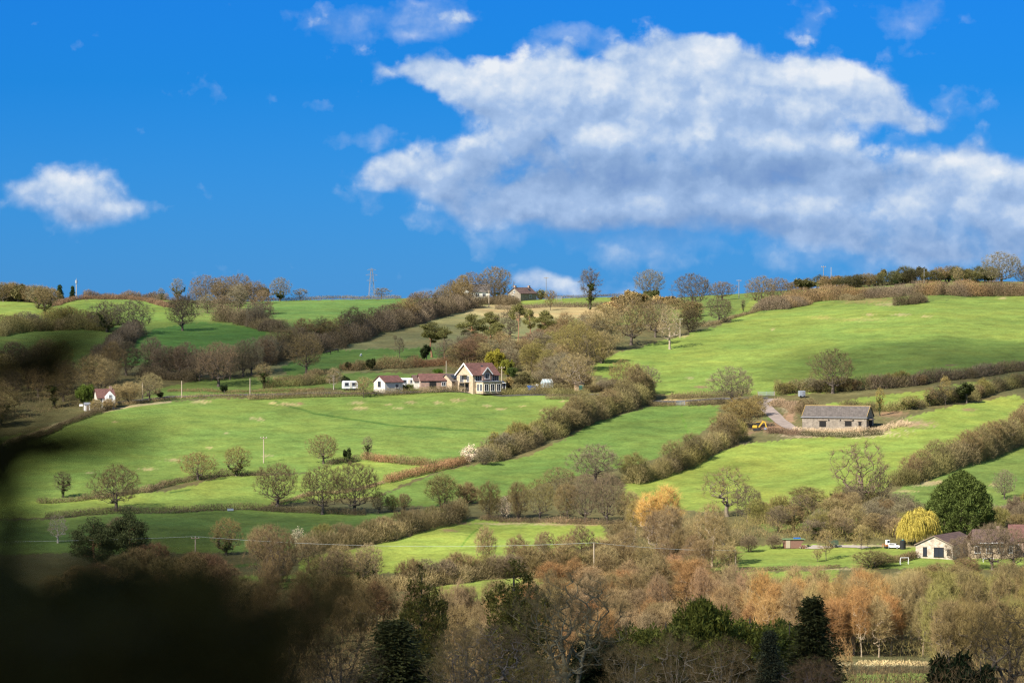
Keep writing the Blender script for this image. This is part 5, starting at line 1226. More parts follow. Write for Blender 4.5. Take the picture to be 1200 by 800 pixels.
MB().prism([(-.95, 0), (.95, 0), (1.25, 1.15), (-1.25, 1.15)], 'y', -.7, .7).build('body', M['blue'], bc); MB().box((0, 0, 1.18), (2.6, 1.5, .08)).build('rim', M['steel'], bc)
wbx = empty('oil_tank', P(629.5, 455.5), 0); tag(wbx, 'small white tank beside the blue skip', 'tank')
MB().box((0, 0, 1.0), (.75, .6, .8)).build('tank', M['white'], wbx, bevel=.1); MB().box((0, 0, .25), (.7, .55, .6)).build('stand', M['grey_stone'], wbx)
fs = empty('field_shelter', P(649, 421), R(10)); tag(fs, 'small grey roofed shelter up behind the white horse', 'shelter')
MB().box((0, 0, 2.0), (2.4, 1.8, .12), rx=R(8)).build('roof', M['lead'], fs)
MB().box((0, .8, .9), (2.2, .1, 2.0)).box((-1.05, 0, .9), (.1, 1.5, 2.0)).build('wall', M['wood'], fs)

# shed by the lawn
ls = empty('lawn_shed', P(929, 641), R(6)); tag(ls, 'reddish boarded shed with slanting side at the back of the lawn', 'shed')
MB().prism([(-1.9, 0), (1.1, 0), (2.2, 1.75), (-1.9, 1.75)], 'y', -1.2, 1.2).build('wall', M['redwood'], ls)
MB().box((.15, 0, 1.86), (4.6, 2.8, .14)).build('roof', plain('mossy_felt', (.15, .22, .10), .9, .3, 4), ls)
MB().box((-1.2, -1.23, .85), (.9, .06, 1.6)).build('door', M['pole'], ls)
MB().box((.9, 0, 2.05), (1.4, 1.0, .22)).build('roof_panel', M['blue'], ls)
lp = empty('log_pile', P(943, 641.5), R(5)); tag(lp, 'low pile of dark logs beside the reddish lawn shed', 'log pile')
for i in range(7):
    MB().tube((-1.0 + (i % 4) * .5 + (.25 if i > 3 else 0), -.6, .18 + .33 * (i > 3)), (-.9 + (i % 4) * .5 + (.25 if i > 3 else 0), .7, .2 + .33 * (i > 3)), .2, k=9).build('log', M['redwood'] if i % 3 else M['wood'], lp)
tr = empty('trailer', P(977, 641.5), R(-4)); tag(tr, 'dark green trailer parked on the pale gravel', 'trailer')
MB().prism([(-1.0, .5), (1.0, .5), (1.0, 1.25), (.8, 1.5), (-.9, 1.5), (-1.0, 1.3)], 'y', -.6, .6).build('body', plain('dark_green_paint', (.05, .075, .045), .6), tr)
for s in (-.45, .45): MB().tube((s, -.7, .32), (s, -.5, .32), .32, k=12).build('wheel', M['black'], tr)
MB().tube((1.0, 0, .5), (1.7, 0, .45), .04).build('drawbar', M['lead'], tr)

def car(x, y, rz, paint, label, sc=1.0, van=False):
    r = empty('parked_van' if van else 'parked_car', P(x, y), R(rz)); tag(r, label, 'van' if van else 'car'); r.scale = (sc,) * 3
    prof = [(-2, .35), (2, .35), (2.05, .8), (1.2, .95), (.6, 1.45), (-1.4, 1.48), (-1.95, .95)] if not van else [(-2.2, .35), (2.2, .35), (2.25, .95), (1.6, 1.15), (1.1, 1.95), (-2.1, 2.0), (-2.2, 1.0)]
    b = MB().prism(prof, 'y', -.8, .8).build('body', paint, r, bevel=.06)
    for s in (-1, 1): MB().box((-.3 if not van else .75, s * .81, 1.2 if not van else 1.45), (1.7 if not van else .9, .03, .36)).build('side_window', M['glass'], r)
    MB().box((.92 if not van else 1.37, 0, 1.2 if not van else 1.55), (.05, 1.4, .6), ry=-R(40 if not van else 28)).build('windscreen', M['glass'], r)
    for sx in (-1.3, 1.3):
        for sy in (-1, 1):
            w = MB().tube((sx, sy * .86, .33), (sx, sy * .64, .33), .33, k=14).build('wheel', M['black'], r); MB().tube((sx, sy * .885, .33), (sx, sy * .865, .33), .19, k=10).build('rim', M['steel'], w)
    return r
car(1047.5, 642.5, -25, M['white'], 'low white car parked between lawn and yellow willow', .72)
mt = empty('mini_digger', P(1040, 642.5), R(20)); tag(mt, 'small white cabbed machine with orange arm by the yellow willow', 'digger'); mt.scale = (.8, .8, .8)
MB().box((0, 0, .28), (1.5, 1.1, .5)).build('track', M['black'], mt, bevel=.1)
MB().box((-.1, 0, .8), (1.3, 1.0, .5)).build('body', plain('orange_paint', (.40, .17, .07), .5), mt, bevel=.06)
cb = MB().box((.05, 0, 1.6), (.9, .9, 1.2)).build('cab', M['white'], mt, bevel=.06)
MB().box((.05, -.46, 1.75), (.6, .04, .6)).build('window', M['glass'], cb)
MB().tube((-.6, 0, 1.0), (-1.3, 0, 1.2), .12).tube((-1.3, 0, 1.2), (-1.5, 0, .3), .09).build('arm', plain('orange_arm', (.40, .17, .07), .5), mt)
tk = empty('water_tank', P(1058, 643.5), R(10)); tag(tk, 'dark upright tank beside the yellow willow trunk', 'tank')
MB().tube((0, 0, 0), (0, 0, 1.7), .62, .6, 14).tube((0, 0, 1.7), (0, 0, 1.9), .6, .25, 14).build('body', M['black'], tk); MB().tube((0, 0, 1.9), (0, 0, 2.02), .22, k=10).build('lid', M['teal'], tk)
gf = empty('goal_frame', P(1060, 661), R(14)); tag(gf, 'white garden goal frame in front of the clipped garden hedge', 'goal')
MB().tube((-.85, 0, -.1), (-.85, 0, 1.35), .06).build('post', M['white'], gf); MB().tube((.85, 0, -.1), (.85, 0, 1.35), .06).build('post', M['white'], gf)
MB().tube((-.85, 0, 1.35), (.85, 0, 1.35), .06).build('crossbar', M['white'], gf); MB().tube((-.85, 0, 1.35), (-.85, .8, 0), .04).tube((.85, 0, 1.35), (.85, .8, 0), .04).tube((-.85, .8, .05), (.85, .8, .05), .04).build('back_frame', M['white'], gf)
pv = empty('patio_table', P(1158, 659), 0); tag(pv, 'white garden table before the brown roofed house', 'table')
MB().box((0, 0, .74), (2.2, 1.0, .06)).build('table_top', M['white'], pv)
for sx in (-1, 1):
    for sy in (-.4, .4): MB().tube((sx, sy, 0), (sx, sy, .72), .04).build('leg', M['white'], pv)

# yellow digger by the barn
dg = empty('excavator', P(887, 505), R(-8)); tag(dg, 'yellow mini excavator with bent arm on bare soil', 'excavator')
for s in (-1, 1):
    MB().prism([(-.95, .12), (-.75, 0), (.75, 0), (.95, .12), (.95, .38), (.75, .5), (-.75, .5), (-.95, .38)], 'y', s * .7 - .18, s * .7 + .18).build('track', M['black'], dg)
MB().box((0, 0, .42), (.9, 1.1, .2)).build('undercarriage', M['lead'], dg)
MB().box((-.45, 0, .98), (1.25, 1.35, .75)).build('body', M['yellow'], dg, bevel=.12)
cb = MB().box((.25, .25, 1.45), (.8, .8, 1.3)).build('cab', M['black'], dg, bevel=.05); MB().box((.25, .25, 2.15), (.95, .95, .1)).build('cab_roof', M['yellow'], cb)
bm_ = MB().box((1.0, -.3, 1.55), (1.7, .26, .34), ry=-R(52)).box((1.72, -.3, 2.25), (.9, .24, .32), ry=R(14)).build('boom', M['yellow'], dg)
dp = MB().box((2.25, -.3, 1.5), (1.45, .2, .28), ry=R(76)).build('dipper', M['yellow'], dg)
MB().prism([(1.95, .85), (2.5, .85), (2.45, .35), (2.05, .25), (1.8, .45)], 'y', -.62, .02).build('bucket', M['lead'], dg)
bx = empty('trailer_box', P(939.5, 465.5), R(14)); tag(bx, 'pale blue grey box trailer among the bushes above the barn', 'trailer')
MB().box((0, 0, 1.1), (1.6, 1.4, 1.5)).build('body', M['steel'], bx, bevel=.04); MB().box((.25, -.72, 1.2), (.6, .05, 1.0)).build('door', M['lead'], bx)
for s in (-.5, .5): MB().tube((s, -.75, .3), (s, -.6, .3), .3, k=12).build('wheel', M['black'], bx)
tg = empty('water_trough', P(270, 599), R(4)); tag(tg, 'pale water trough at the long clipped hedge', 'trough')
MB().box((0, 0, .35), (1.4, .6, .5)).build('body', M['steel'], tg); MB().box((0, 0, .62), (1.25, .45, .05)).build('water', M['glass'], tg)

def gate(x, y, w, rz, label):
    r = empty('field_gate', P(x, y), R(rz)); tag(r, label, 'gate')
    g = MB()
    for i in range(6): g.tube((-w / 2, 0, .2 + i * .19), (w / 2, 0, .2 + i * .19), .035, k=6)
    for s in (-1, 0, 1): g.tube((s * w / 2, 0, .15), (s * w / 2, 0, 1.2), .04, k=6)
    g.build('bars', M['steel'], r)
    for s in (-1, 1): MB().box((s * (w / 2 + .15), 0, .6), (.16, .16, 1.5)).build('post', M['wood'], r)
gate(797, 474, 2.4, 8, 'pale metal gate into the field by the slanting hedgerow top')
gate(898, 463.5, 4.2, -6, 'grey metal gate where the track meets the lane')
gate(655, 352.2, 1.6, 0, 'little pale gate in the thin skyline hedge')

# poles and cables
def pole(x, y, h, label, arm=True, mat=None, group=None, hz=None):
    p = P(x, y); D = p.y; H = h * D / F
    r = empty('utility_pole', p); tag(r, label, 'pole', group)
    MB().tube((0, 0, -.3), (0, 0, H), .15, .11, 8).build('post', mat or M['pole'], r)
    if arm:
        MB().box((0, -.16, H - .35), (1.7, .12, .14)).build('crossarm', M['wood'], r)
        for s in (-.7, 0, .7): MB().tube((s, -.16, H - .28), (s, -.16, H - .05), .06, .04, 6).build('insulator', M['render'], r)
    return Vector((p.x, p.y - .16, p.z + H))
pole(167, 470, 23, 'pale lane pole nearest the red roofed cottage', False)
pole(213, 465.5, 20, 'pale lane pole beside the reddish verge', False)
pole(293, 463.5, 21, 'pale lane pole at the lane bend by the ivied tree', False)
pole(309, 542, 31, 'thin pale pole alone in the wide field', True)
pole(588, 461, 33, 'pole with crossarm in front of the farmhouse', True)
pole(523, 440, 18, 'thin pole behind the farm sheds', False)
pole(797, 396, 23, 'pale pole with crossarm on the edge of the great field', True)
pole(866, 350, 22, 'skyline pole with crossarm beside the tan oak', True, M['lead'])
pole(965, 338, 26, 'skyline pole with crossarm, shorter of the ridge pair', True, M['lead'])
pole(974, 338, 25, 'plain skyline pole, taller looking of the ridge pair', False, M['steel'])
pole(1083, 332, 18, 'thin far pole above the windswept thicket', False, M['lead'])
pole(640, 351.5, 27, 'skyline pole beside the grey stone cottage', True, M['lead'])
pole(573, 360, 20, 'pale thin pole among the ridge trees', False)
a = pole(229, 672, 45, 'pole with crossarm in front of the dark green field', True)
b_ = pole(696, 679, 44, 'tall pale pole carrying the cable over the copse', False)
c_ = pole(262 + 600, 668, 24, 'short pole at the lawn corner under the cable', False)
def cable(p, q, sag, label, r=.035):
    pts = [p.lerp(q, i / 24) - Vector((0, 0, sag * 4 * (i / 24) * (1 - i / 24))) for i in range(25)]
    A = np.array(pts[:-1]); B = np.array(pts[1:]); n = len(A); org = np.array(p)
    V, qd = prisms(A - org, B - org, np.full(n, r), np.full(n, r), 5)
    tag(link('overhead_cable', raw_mesh('cable', V, [qd], M['cable']), None, None, p), label, 'cable')
e0 = AT(-160, 634, a.y - 4)
cable(a, b_, 1.3, 'long overhead cable between the two tall poles', .022)
cable(b_, c_, .4, 'overhead cable dropping from the tall pale pole to the lawn corner', .022)
cable(e0, a, .5, 'overhead cable running into the shadowed pines', .022)

# radio mast and lattice pylon
rm = empty('radio_mast', P(89.5, 351)); tag(rm, 'slim pale blue radio mast on the skyline', 'mast')
hm = 6.6; MB().tube((0, 0, 0), (0, 0, hm), .26, .18, 10).build('pole', M['steel'], rm)
MB().tube((0, 0, hm - .9), (0, 0, hm + .2), .42, .42, 10).build('antenna_head', M['steel'], rm); MB().tube((0, 0, hm), (0, 0, hm + .9), .06).build('rod', M['steel'], rm)
top = AT(435.5, 315, 3400); gb = float(gz(top.x, 3400)); hp = top.z - gb
py_ = empty('lattice_pylon', (top.x, 3400, gb), R(12)); tag(py_, 'grey lattice power pylon beyond the ridge', 'pylon')
lat = MB(); lv = 9; wd = lambda t: 2.9 * (1 - t) ** .8 + .55
for i in range(lv):
    z0, z1 = hp * i / lv, hp * (i + 1) / lv; w0, w1 = wd(i / lv), wd((i + 1) / lv)
    for sx, sy in ((-1, -1), (1, -1), (1, 1), (-1, 1)):
        nx, ny = (sx, -sy) if sx == sy else (-sx, sy)
        lat.tube((sx * w0, sy * w0, z0), (sx * w1, sy * w1, z1), .16, k=4); lat.tube((sx * w0, sy * w0, z0), (nx * w1, ny * w1, z1), .11, k=4); lat.tube((sx * w1, sy * w1, z1), (nx * w1, ny * w1, z1), .11, k=4)
lat.build('tower', M['lead'], py_)
for z, w in ((hp * .98, 3.6), (hp * .88, 5.0), (hp * .78, 4.0)):
    MB().tube((-w, 0, z), (w, 0, z), .16, k=4).tube((-w, 0, z), (0, 0, z + 1.6), .1, k=4).tube((w, 0, z), (0, 0, z + 1.6), .1, k=4).build('cross_arm', M['lead'], py_)

# animals
def skin_body(name, pts, edges, rads, mat, loc, rz, sc, label, cat):
    me = bpy.data.meshes.new(name); me.from_pydata(pts, edges, []); me.materials.append(mat)
    o = link(name, me); o.location = loc; o.rotation_euler.z = rz; o.scale = (sc,) * 3
    m = o.modifiers.new('skin', 'SKIN'); m.use_smooth_shade = True
    for v, r in zip(me.skin_vertices[0].data, rads): v.radius = (r * .8, r)
    me.skin_vertices[0].data[0].use_root = True
    s = o.modifiers.new('sub', 'SUBSURF'); s.levels = s.render_levels = 1
    return tag(o, label, cat)
QP = [(0, 0, 1.15), (.55, 0, 1.18), (-.55, 0, 1.14), (-.95, 0, .95), (-1.25, 0, .55), (-1.45, 0, .22), (-.55, .18, .75), (-.58, .18, .35), (-.55, .18, .03), (-.55, -.18, .75), (-.50, -.18, .35), (-.48, -.18, .03),
      (.62, .18, .78), (.74, .18, .42), (.68, .18, .03), (.62, -.18, .78), (.70, -.18, .42), (.60, -.18, .03), (.82, 0, .95), (.92, 0, .5)]
QE = [(0, 1), (0, 2), (2, 3), (3, 4), (4, 5), (2, 6), (6, 7), (7, 8), (2, 9), (9, 10), (10, 11), (1, 12), (12, 13), (13, 14), (1, 15), (15, 16), (16, 17), (1, 18), (18, 19)]
QR = [.34, .33, .31, .2, .14, .08, .13, .075, .06, .13, .075, .06, .16, .08, .06, .16, .08, .06, .07, .05]
skin_body('horse', QP, QE, QR, M['fur_white'], P(643, 428.5), R(12), 1.0, 'white horse grazing on the slope above the greenhouse', 'horse')
skin_body('sheep', QP, QE, [r * 1.25 for r in QR], M['fur_white'], P(423, 417), R(70), .55, 'single pale sheep standing in the rough pasture', 'sheep')
skin_body('cow', QP, QE, QR, M['fur_dark'], P(385, 414.5), R(5), .85, 'dark cow at the edge of the belt, lower of two', 'cow')
skin_body('cow', QP, QE, QR, M['fur_dark'], P(394, 412.3), R(-10), .8, 'dark cow at the edge of the belt, higher of two', 'cow')
# ------------------------------------------------------------------ the tree we look out from under: out of focus, in its own shade
def near_tree():
    rng = np.random.default_rng(77)
    root = empty('cedar_tree', (-2.9, 1.6, float(gz(-2.9, 1.6)))); tag(root, 'dark cedar close by whose boughs hang blurred over the view', 'tree')
    org = np.array(root.location)
    A, V, q = trunk_mesh(rng, 7.5, .32, .01, 10)
    link('trunk', raw_mesh('trunk', V, [q], M['bark'], np.ones(3), smooth=True), root, (.09, .07, .05))
    def bough(pts, rad, n, size, col, ncl=26, spread=1.0, reach=.16):
        """a limb with sprays of needles gathered along it, thin between the sprays"""
        pts = np.array([np.array(p) for p in pts]); seg = np.linalg.norm(np.diff(pts, axis=0), axis=1); cum = np.concatenate([[0], np.cumsum(seg)])
        at = cum[-1] - reach * rng.uniform(0, 1, ncl); c0 = np.stack([np.interp(at, cum, pts[:, k]) for k in range(3)], -1); r0 = np.minimum(np.interp(at, cum, rad), .036)
        ax = unit(np.stack([np.interp(np.minimum(at + .02, cum[-1]), cum, pts[:, k]) for k in range(3)], -1) - c0 + np.array([1e-4, 0, 0]))
        c0 = c0 + unit(rng.normal(size=(ncl, 3))) * (r0 * rng.uniform(0, .9, ncl))[:, None]
        w = rng.integers(0, ncl, n)
        C = c0[w] + ax[w] * (rng.normal(0, .9, n) * r0[w])[:, None] + rng.normal(0, .32, (n, 3)) * r0[w][:, None] * spread
        F1 = flakes(rng, C - org, ax[w] * .9 + np.array([.1, 0, .15]), np.full(n, size), 3.6, .5)
        B1, b1 = prisms(pts[:-1] - org, pts[1:] - org, np.linspace(.02, .004, len(pts) - 1), np.linspace(.016, .002, len(pts) - 1), 5)
        lm = link('bough', raw_mesh('bough', B1, [b1], M['bark'], np.ones(3)), root, (.07, .055, .035))
        link('needles', raw_mesh('needles', F1, [tris(n)], M['leaf'], np.repeat(rng.uniform(.7, 1.3, (n, 1)), 3, 0) * np.ones((1, 3))), lm, col)
    T0 = Vector((-2.7, 1.7, .6))
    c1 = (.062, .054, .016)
    px = lambda x, y, D: tuple(AT(x, y, D))
    # boughs that reach into view from the trunk
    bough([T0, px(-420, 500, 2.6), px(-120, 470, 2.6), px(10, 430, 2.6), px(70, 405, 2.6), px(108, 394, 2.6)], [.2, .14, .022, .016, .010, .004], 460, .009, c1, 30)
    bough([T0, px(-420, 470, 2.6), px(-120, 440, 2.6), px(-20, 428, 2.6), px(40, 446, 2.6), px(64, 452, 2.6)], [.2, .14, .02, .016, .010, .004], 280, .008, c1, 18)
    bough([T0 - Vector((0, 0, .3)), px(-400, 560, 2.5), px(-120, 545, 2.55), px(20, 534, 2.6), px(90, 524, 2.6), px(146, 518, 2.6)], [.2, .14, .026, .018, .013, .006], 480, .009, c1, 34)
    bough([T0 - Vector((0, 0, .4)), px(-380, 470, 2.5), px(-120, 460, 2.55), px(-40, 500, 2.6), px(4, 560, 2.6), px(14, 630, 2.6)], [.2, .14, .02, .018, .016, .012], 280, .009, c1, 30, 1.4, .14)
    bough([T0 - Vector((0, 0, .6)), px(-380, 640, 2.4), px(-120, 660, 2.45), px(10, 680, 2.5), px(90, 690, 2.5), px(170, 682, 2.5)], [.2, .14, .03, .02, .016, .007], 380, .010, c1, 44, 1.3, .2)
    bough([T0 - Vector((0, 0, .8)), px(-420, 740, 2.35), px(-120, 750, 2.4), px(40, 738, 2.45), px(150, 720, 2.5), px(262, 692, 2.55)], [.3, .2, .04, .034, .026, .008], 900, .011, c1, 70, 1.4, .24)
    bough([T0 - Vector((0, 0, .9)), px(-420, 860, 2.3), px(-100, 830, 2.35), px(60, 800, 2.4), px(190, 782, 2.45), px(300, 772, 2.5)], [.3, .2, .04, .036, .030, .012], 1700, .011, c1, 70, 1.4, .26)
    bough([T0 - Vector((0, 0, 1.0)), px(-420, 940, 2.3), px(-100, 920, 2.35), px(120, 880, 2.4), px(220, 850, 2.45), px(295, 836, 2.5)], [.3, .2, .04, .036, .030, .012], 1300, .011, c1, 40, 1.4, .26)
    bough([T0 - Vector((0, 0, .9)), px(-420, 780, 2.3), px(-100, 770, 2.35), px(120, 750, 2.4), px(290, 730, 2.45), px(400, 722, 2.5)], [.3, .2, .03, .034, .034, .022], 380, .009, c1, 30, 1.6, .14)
    # the rest of the crown, towards the sun and over our heads
    n = 15000
    d = unit(rng.normal(size=(n, 3))); C = d * np.array([2.2, 2.2, 2.6]) * (rng.uniform(0, 1, (n, 1)) ** .4) + np.array([-3.4, .2, 1.6])
    # nothing of the crown in the sight lines
    vis = (C[:, 1] > -.1) & (np.abs(C[:, 0]) < C[:, 1] * .20 + .38)
    C = C[~vis & (C[:, 2] > -1.2)]
    V = flakes(rng, C - org, unit(C - np.array([-3.4, .2, 1.6])), np.full(len(C), .17), 2.0, .6)
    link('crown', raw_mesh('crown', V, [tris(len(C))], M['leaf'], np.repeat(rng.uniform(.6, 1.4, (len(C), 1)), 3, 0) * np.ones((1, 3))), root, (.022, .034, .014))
near_tree()

# ------------------------------------------------------------------ sun, sky and clouds
SUN_AZ, SUN_EL = math.atan2(-.68, -.73), R(40)           # from behind our left shoulder
sd = Vector((math.sin(SUN_AZ) * math.cos(SUN_EL), math.cos(SUN_AZ) * math.cos(SUN_EL), math.sin(SUN_EL)))
sun = bpy.data.lights.new('sun', 'SUN'); sun.energy = 4.6; sun.angle = R(.53); sun.color = (1.0, .94, .84)
so = bpy.data.objects.new('sun', sun); COL.objects.link(so); so.rotation_euler = (-sd).to_track_quat('-Z', 'Y').to_euler()

w = bpy.data.worlds.new('World'); scene.world = w; w.use_nodes = True
nt = w.node_tree; nt.nodes.clear()
out = nd(nt, 'ShaderNodeOutputWorld'); bgn = nd(nt, 'ShaderNodeBackground'); 
bgn.inputs['Strength'].default_value = .10
sk = nd(nt, 'ShaderNodeTexSky', sky_type='NISHITA'); sk.sun_disc = False; sk.sun_elevation = SUN_EL; sk.sun_rotation = SUN_AZ
sk.altitude = 300; sk.air_density = 1.0; sk.dust_density = 0.15; sk.ozone_density = 3.0
tc = nd(nt, 'ShaderNodeTexCoord'); sep = nd(nt, 'ShaderNodeSeparateXYZ'); nt.links.new(tc.outputs['Generated'], sep.inputs[0])
az = val(nt, 'ARCTAN2', sep.outputs[0], sep.outputs[1]); el = val(nt, 'ARCSINE', sep.outputs[2])
U = val(nt, 'MULTIPLY_ADD', az, F, 600.0); Vv = val(nt, 'MULTIPLY_ADD', el, -F, 340.0)
uv = nd(nt, 'ShaderNodeCombineXYZ'); nt.links.new(U, uv.inputs[0]); nt.links.new(Vv, uv.inputs[1])

# the cloud bank: soft puffs by direction in hundredths of the view, broken up by noise
PUFFS = [  # azimuth, elevation (as picture units), half width, half height, weight
    (474, 86, 44, 22, .85), (545, 92, 66, 32, 1.05), (620, 108, 80, 46, 1.1), (700, 118, 90, 56, 1.1), (770, 92, 60, 48, 1.0), (808, 52, 36, 24, .85), (850, 66, 40, 26, .8), (890, 100, 80, 46, 1.1), (965, 104, 70, 42, 1.0), (1030, 128, 56, 28, .85), (1078, 146, 26, 14, .55),
    (640, 160, 90, 44, .9), (760, 175, 140, 56, 1.1), (900, 180, 120, 50, 1.0), (960, 222, 90, 40, .85), (1060, 240, 90, 46, .95), (1120, 200, 56, 40, 1.0), (1165, 250, 90, 56, 1.05), (1215, 230, 40, 40, .8),
    (448, 206, 34, 22, .80), (500, 212, 56, 30, 1.0), (550, 186, 36, 30, .6), (570, 238, 66, 28, .95), (660, 236, 100, 34, .85), (800, 245, 150, 36, .9), (950, 272, 130, 28, .8), (1110, 296, 130, 30, .85),
    (78, 220, 72, 44, 1.15), (104, 250, 56, 24, .85), (158, 238, 24, 12, .38), (36, 228, 26, 24, .45),
    (636, 332, 34, 15, 1.0), (668, 338, 24, 10, .7), (740, 346, 40, 9, .6), (500, 352, 60, 8, .5), (735, 300, 30, 13, .45),
    (370, 34, 34, 20, .55), (420, 26, 44, 24, .5), (490, 18, 60, 18, .5), (570, 12, 50, 18, .5), (440, 60, 26, 14, .3), (640, 46, 26, 12, .3), (935, 34, 34, 26, .45), (960, 20, 20, 20, .3), (1080, 16, 60, 18, .42), (1110, 70, 30, 5, .34), (425, 158, 36, 15, .45), (1120, 120, 22, 30, .38), (1150, 150, 20, 20, .3),
]
grp = bpy.data.node_groups.new('cloud_density', 'ShaderNodeTree')
grp.interface.new_socket('P', in_out='INPUT', socket_type='NodeSocketVector'); grp.interface.new_socket('Density', in_out='OUTPUT', socket_type='NodeSocketFloat'); grp.interface.new_socket('Spare', in_out='OUTPUT', socket_type='NodeSocketFloat')
gi = nd(grp, 'NodeGroupInput'); go = nd(grp, 'NodeGroupOutput')
def vop(t, op, a, b=None, c=None):
    n = nd(t, 'ShaderNodeVectorMath', operation=op)
    for i, q in enumerate((a, b, c)):
        if q is None: continue
        if isinstance(q, tuple): n.inputs[i].default_value = q
        else: t.links.new(q, n.inputs[i])
    return n.outputs['Value'] if op == 'DOT_PRODUCT' else n.outputs[0]
def tex2(vec, scale, detail, rough, out='Fac'):
    n = nd(grp, 'ShaderNodeTexNoise', noise_dimensions='2D'); n.inputs['Scale'].default_value = scale; n.inputs['Detail'].default_value = detail; n.inputs['Roughness'].default_value = rough
    grp.links.new(vec, n.inputs['Vector']); return n.outputs['Color' if out == 'Color' else 0]
P0 = gi.outputs[0]
w2_ = vop(grp, 'MULTIPLY_ADD', tex2(P0, .045, 4, .55, 'Color'), (34, 30, 0), vop(grp, 'ADD', P0, (-17, -15, 0)))    # quick warp for the billows
def gauss(t, vec, lst, k=1.0):
    acc = 0.0
    for cx, cy, rx, ry, wt in lst:
        q = math.sqrt(k); m_ = vop(t, 'MULTIPLY_ADD', vec, (q / rx, q / ry, 0), (-cx * q / rx, -cy * q / ry, 0))
        acc = val(t, 'MULTIPLY_ADD', val(t, 'POWER', .36788, vop(t, 'DOT_PRODUCT', m_, m_)), wt, acc)
    return acc
vo = nd(grp, 'ShaderNodeTexVoronoi', voronoi_dimensions='2D', feature='SMOOTH_F1'); vo.inputs['Scale'].default_value = .017; vo.inputs['Detail'].default_value = 2.0; vo.inputs['Roughness'].default_value = .48; vo.inputs['Smoothness'].default_value = .75
grp.links.new(vop(grp, 'MULTIPLY', w2_, (1, 1.25, 1)), vo.inputs['Vector'])
bil = val(grp, 'SUBTRACT', .46, vo.outputs['Distance'])
fb = val(grp, 'SUBTRACT', tex2(vop(grp, 'MULTIPLY', P0, (1, 1.3, 1)), .010, 9, .55), .5)
grp.links.new(val(grp, 'ADD', val(grp, 'MULTIPLY', bil, .50), val(grp, 'MULTIPLY', fb, 1.1)), go.inputs[0])
wn = nd(nt, 'ShaderNodeTexNoise', noise_dimensions='2D'); wn.inputs['Scale'].default_value = .012; wn.inputs['Detail'].default_value = 2; nt.links.new(uv.outputs[0], wn.inputs['Vector'])
warp = vop(nt, 'MULTIPLY_ADD', wn.outputs['Color'], (60, 40, 0), vop(nt, 'ADD', uv.outputs[0], (-30, -20, 0)))     # no puff is a plain ellipse
bulk = val(nt, 'MINIMUM', gauss(nt, warp, PUFFS, 1.1), 1.25)
def cl(dx, dy):
    g = nd(nt, 'ShaderNodeGroup'); g.node_tree = grp; nt.links.new(vop(nt, 'ADD', uv.outputs[0], (dx, dy, 0)), g.inputs[0]); return g.outputs
d0 = cl(0, 0); dA = cl(-6, -10); dB = cl(-15, -24)
den = val(nt, 'ADD', val(nt, 'SUBTRACT', bulk, .36), d0[0])
# firm tops, bases that thin away
t0 = maprange(nt, Vv, 120, 270, .02, -.16); t1 = maprange(nt, Vv, 120, 270, .50, .80)
alpha = val(nt, 'DIVIDE', val(nt, 'SUBTRACT', den, t0), val(nt, 'SUBTRACT', t1, t0), clamp=True)
alpha = val(nt, 'MULTIPLY', val(nt, 'MULTIPLY', alpha, alpha), val(nt, 'SUBTRACT', 3.0, val(nt, 'MULTIPLY', alpha, 2.0)))
lit = val(nt, 'MULTIPLY_ADD', val(nt, 'SUBTRACT', d0[0], dA[0]), .42, .625)
lit = val(nt, 'MULTIPLY_ADD', val(nt, 'SUBTRACT', d0[0], dB[0]), .42, lit)
SHADES = [(770, 210, 150, 24, .42), (930, 204, 90, 22, .32), (640, 198, 80, 28, .30), (590, 244, 70, 20, .26), (840, 266, 190, 20, .26), (700, 270, 110, 16, .24), (1090, 298, 160, 26, .36), (850, 136, 60, 16, .14), (720, 134, 60, 18, .14), (90, 258, 60, 14, .22), (1180, 226, 60, 12, .14), (560, 130, 60, 12, .14), (960, 150, 60, 14, .16),
          (560, 80, 70, 22, -.28), (690, 92, 90, 26, -.22), (820, 54, 60, 26, -.18), (980, 90, 80, 28, -.30), (780, 160, 110, 16, -.22), (990, 246, 70, 10, -.16), (1130, 190, 50, 16, -.14), (76, 204, 50, 22, -.26), (500, 200, 50, 16, -.14)]
lit = val(nt, 'SUBTRACT', lit, gauss(nt, uv.outputs[0], SHADES), clamp=True)     # grey bases, sunlit shoulders
ramp = nd(nt, 'ShaderNodeValToRGB'); cr = ramp.color_ramp; nt.links.new(lit, ramp.inputs[0])
cr.elements[0].position = 0; cr.elements[0].color = (.19, .32, .60, 1)
cr.elements[1].position = 1; cr.elements[1].color = (.84, .88, .93, 1)
for p_, c_2 in ((.28, (.26, .40, .66, 1)), (.55, (.38, .53, .79, 1)), (.78, (.60, .71, .87, 1))):
    e_ = cr.elements.new(p_); e_.color = c_2
# thin veils round the bank and high up
VEILS = [(400, 38, 60, 26, .75), (500, 22, 90, 26, .75), (640, 50, 40, 14, .5), (940, 34, 44, 28, .7), (1085, 20, 70, 20, .65), (1120, 118, 36, 36, .6), (428, 160, 44, 20, .65), (800, 276, 240, 30, .9), (1100, 306, 190, 26, .9), (470, 228, 60, 26, .6), (560, 255, 80, 26, .7), (1105, 70, 34, 6, .5), (740, 304, 40, 14, .7), (165, 240, 34, 18, .6), (20, 220, 30, 30, .5), (700, 55, 60, 20, .5), (480, 350, 110, 8, .7), (1060, 165, 60, 20, .5), (90, 265, 80, 16, .6)]
veil = maprange(nt, val(nt, 'MULTIPLY_ADD', d0[0], 1.3, val(nt, 'MINIMUM', gauss(nt, warp, VEILS), .9)), .22, 1.25, 0, .60)
alpha = val(nt, 'MAXIMUM', alpha, veil)
EXPO = 1.0
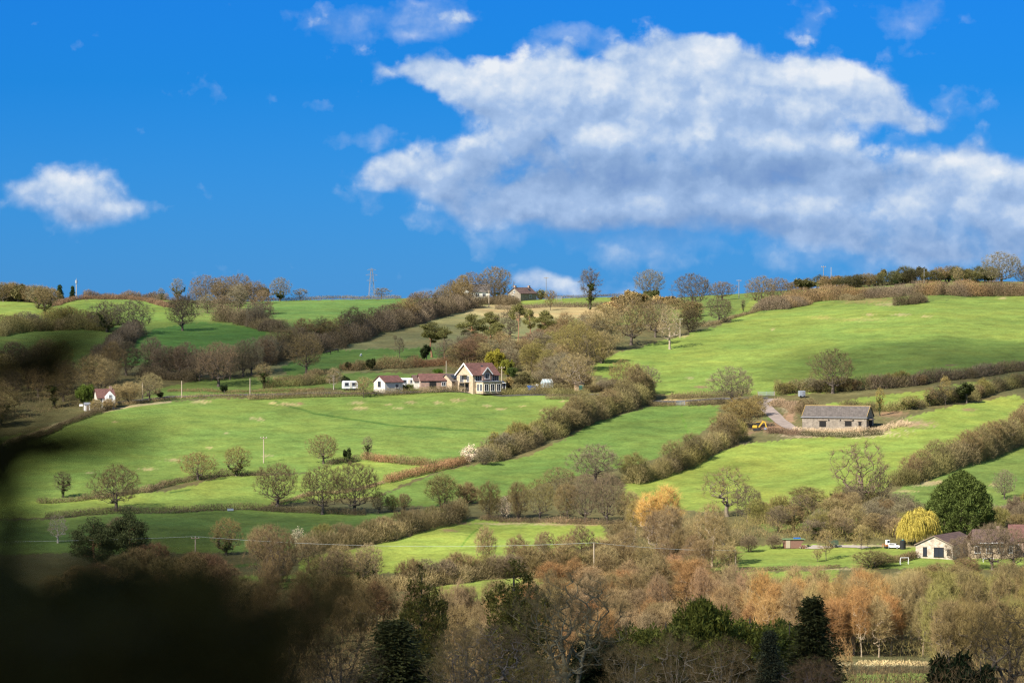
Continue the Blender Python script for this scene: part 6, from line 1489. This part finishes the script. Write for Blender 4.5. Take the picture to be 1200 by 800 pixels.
CL = nd(nt, 'ShaderNodeVectorMath', operation='SCALE'); nt.links.new(ramp.outputs[0], CL.inputs[0]); CL.inputs['Scale'].default_value = 10 / 2 ** EXPO
# the low sky is a deep clear blue, the high sky lighter, as after a front
low = mixc(nt, maprange(nt, el, 0, .05, 0, 1), (.043, .20, .61, 1), (.0135, .168, .52, 1))
blue = mixc(nt, maprange(nt, el, .10, .55, 0, 1), low, (1.0, .92, .80, 1))
blue = mixc(nt, 1.0, sk.outputs[0], blue, 'MULTIPLY')
clear = nd(nt, 'ShaderNodeBackground'); clear.inputs[1].default_value = .10; nt.links.new(blue, clear.inputs[0])
nt.links.new(mixc(nt, val(nt, 'MULTIPLY', alpha, .97), blue, CL.outputs[0]), bgn.inputs['Color'])
bank = val(nt, 'MULTIPLY', val(nt, 'LESS_THAN', val(nt, 'ABSOLUTE', az), .30), val(nt, 'LESS_THAN', val(nt, 'ABSOLUTE', val(nt, 'SUBTRACT', el, .055)), .065))   # the bank of cloud stands low over the hill
ms = nd(nt, 'ShaderNodeMixShader'); nt.links.new(bank, ms.inputs[0]); nt.links.new(clear.outputs[0], ms.inputs[1]); nt.links.new(bgn.outputs[0], ms.inputs[2]); nt.links.new(ms.outputs[0], out.inputs[0])

# ------------------------------------------------------------------ the fair weather clouds behind us that shade parts of the valley
def cloud(x, y, L, half, dens, D=None):
    c = (P(x, y) if D is None else Vector(((x - 600) * D / F, D, -45))) + sd * L
    m = bpy.data.materials.new('cloud_vapour'); m.use_nodes = True; n_ = m.node_tree; n_.nodes.clear()
    o_ = n_.nodes.new('ShaderNodeOutputMaterial'); v_ = n_.nodes.new('ShaderNodeVolumePrincipled'); n_.links.new(v_.outputs[0], o_.inputs['Volume'])
    v_.inputs['Color'].default_value = (.95, .95, .95, 1); v_.inputs['Density'].default_value = dens
    rr = random.Random(int(x * 7 + y)); mb = MB()
    mb.ball((0, 0, 0), half, 20, 12)
    me_o = mb.build('cloud', m, None, smooth=True); me_o.location = c
    for v in me_o.data.vertices:
        k = 1 + .16 * math.sin(v.co.x * 9 / half[0] + 1) * math.sin(v.co.y * 7 / half[1] + x) ; v.co *= k
    tag(me_o, kind='structure'); return me_o
cloud(265, 612, 900, (75, 32, 30), .013)
cloud(110, 640, 900, (60, 60, 30), .010)
cloud(250, 410, 900, (85, 120, 35), .010)
cloud(1120, 425, 900, (58, 60, 25), .016)
cloud(600, 0, 900, (260, 150, 40), .016, D=360)

# ------------------------------------------------------------------ camera
cam = bpy.data.cameras.new('camera'); co = bpy.data.objects.new('camera', cam); COL.objects.link(co); scene.camera = co
cam.sensor_fit = 'HORIZONTAL'; cam.sensor_width = 36; cam.angle = HFOV; cam.clip_start = .1; cam.clip_end = 20000
co.rotation_euler = (PI / 2 - PITCH, 0, 0)
cam.dof.use_dof = True; cam.dof.focus_distance = 1050; cam.dof.aperture_fstop = 4.6

scene.view_settings.view_transform = 'Standard'; scene.view_settings.look = 'None'; scene.view_settings.exposure = EXPO; scene.view_settings.gamma = 1
scene.render.engine = 'CYCLES'
scene.cycles.use_denoising = True; scene.cycles.denoising_prefilter = 'NONE'
scene.cycles.max_bounces = 5; scene.cycles.diffuse_bounces = 2; scene.cycles.glossy_bounces = 2; scene.cycles.transmission_bounces = 2; scene.cycles.transparent_max_bounces = 4
scene.cycles.filter_width = 1.3
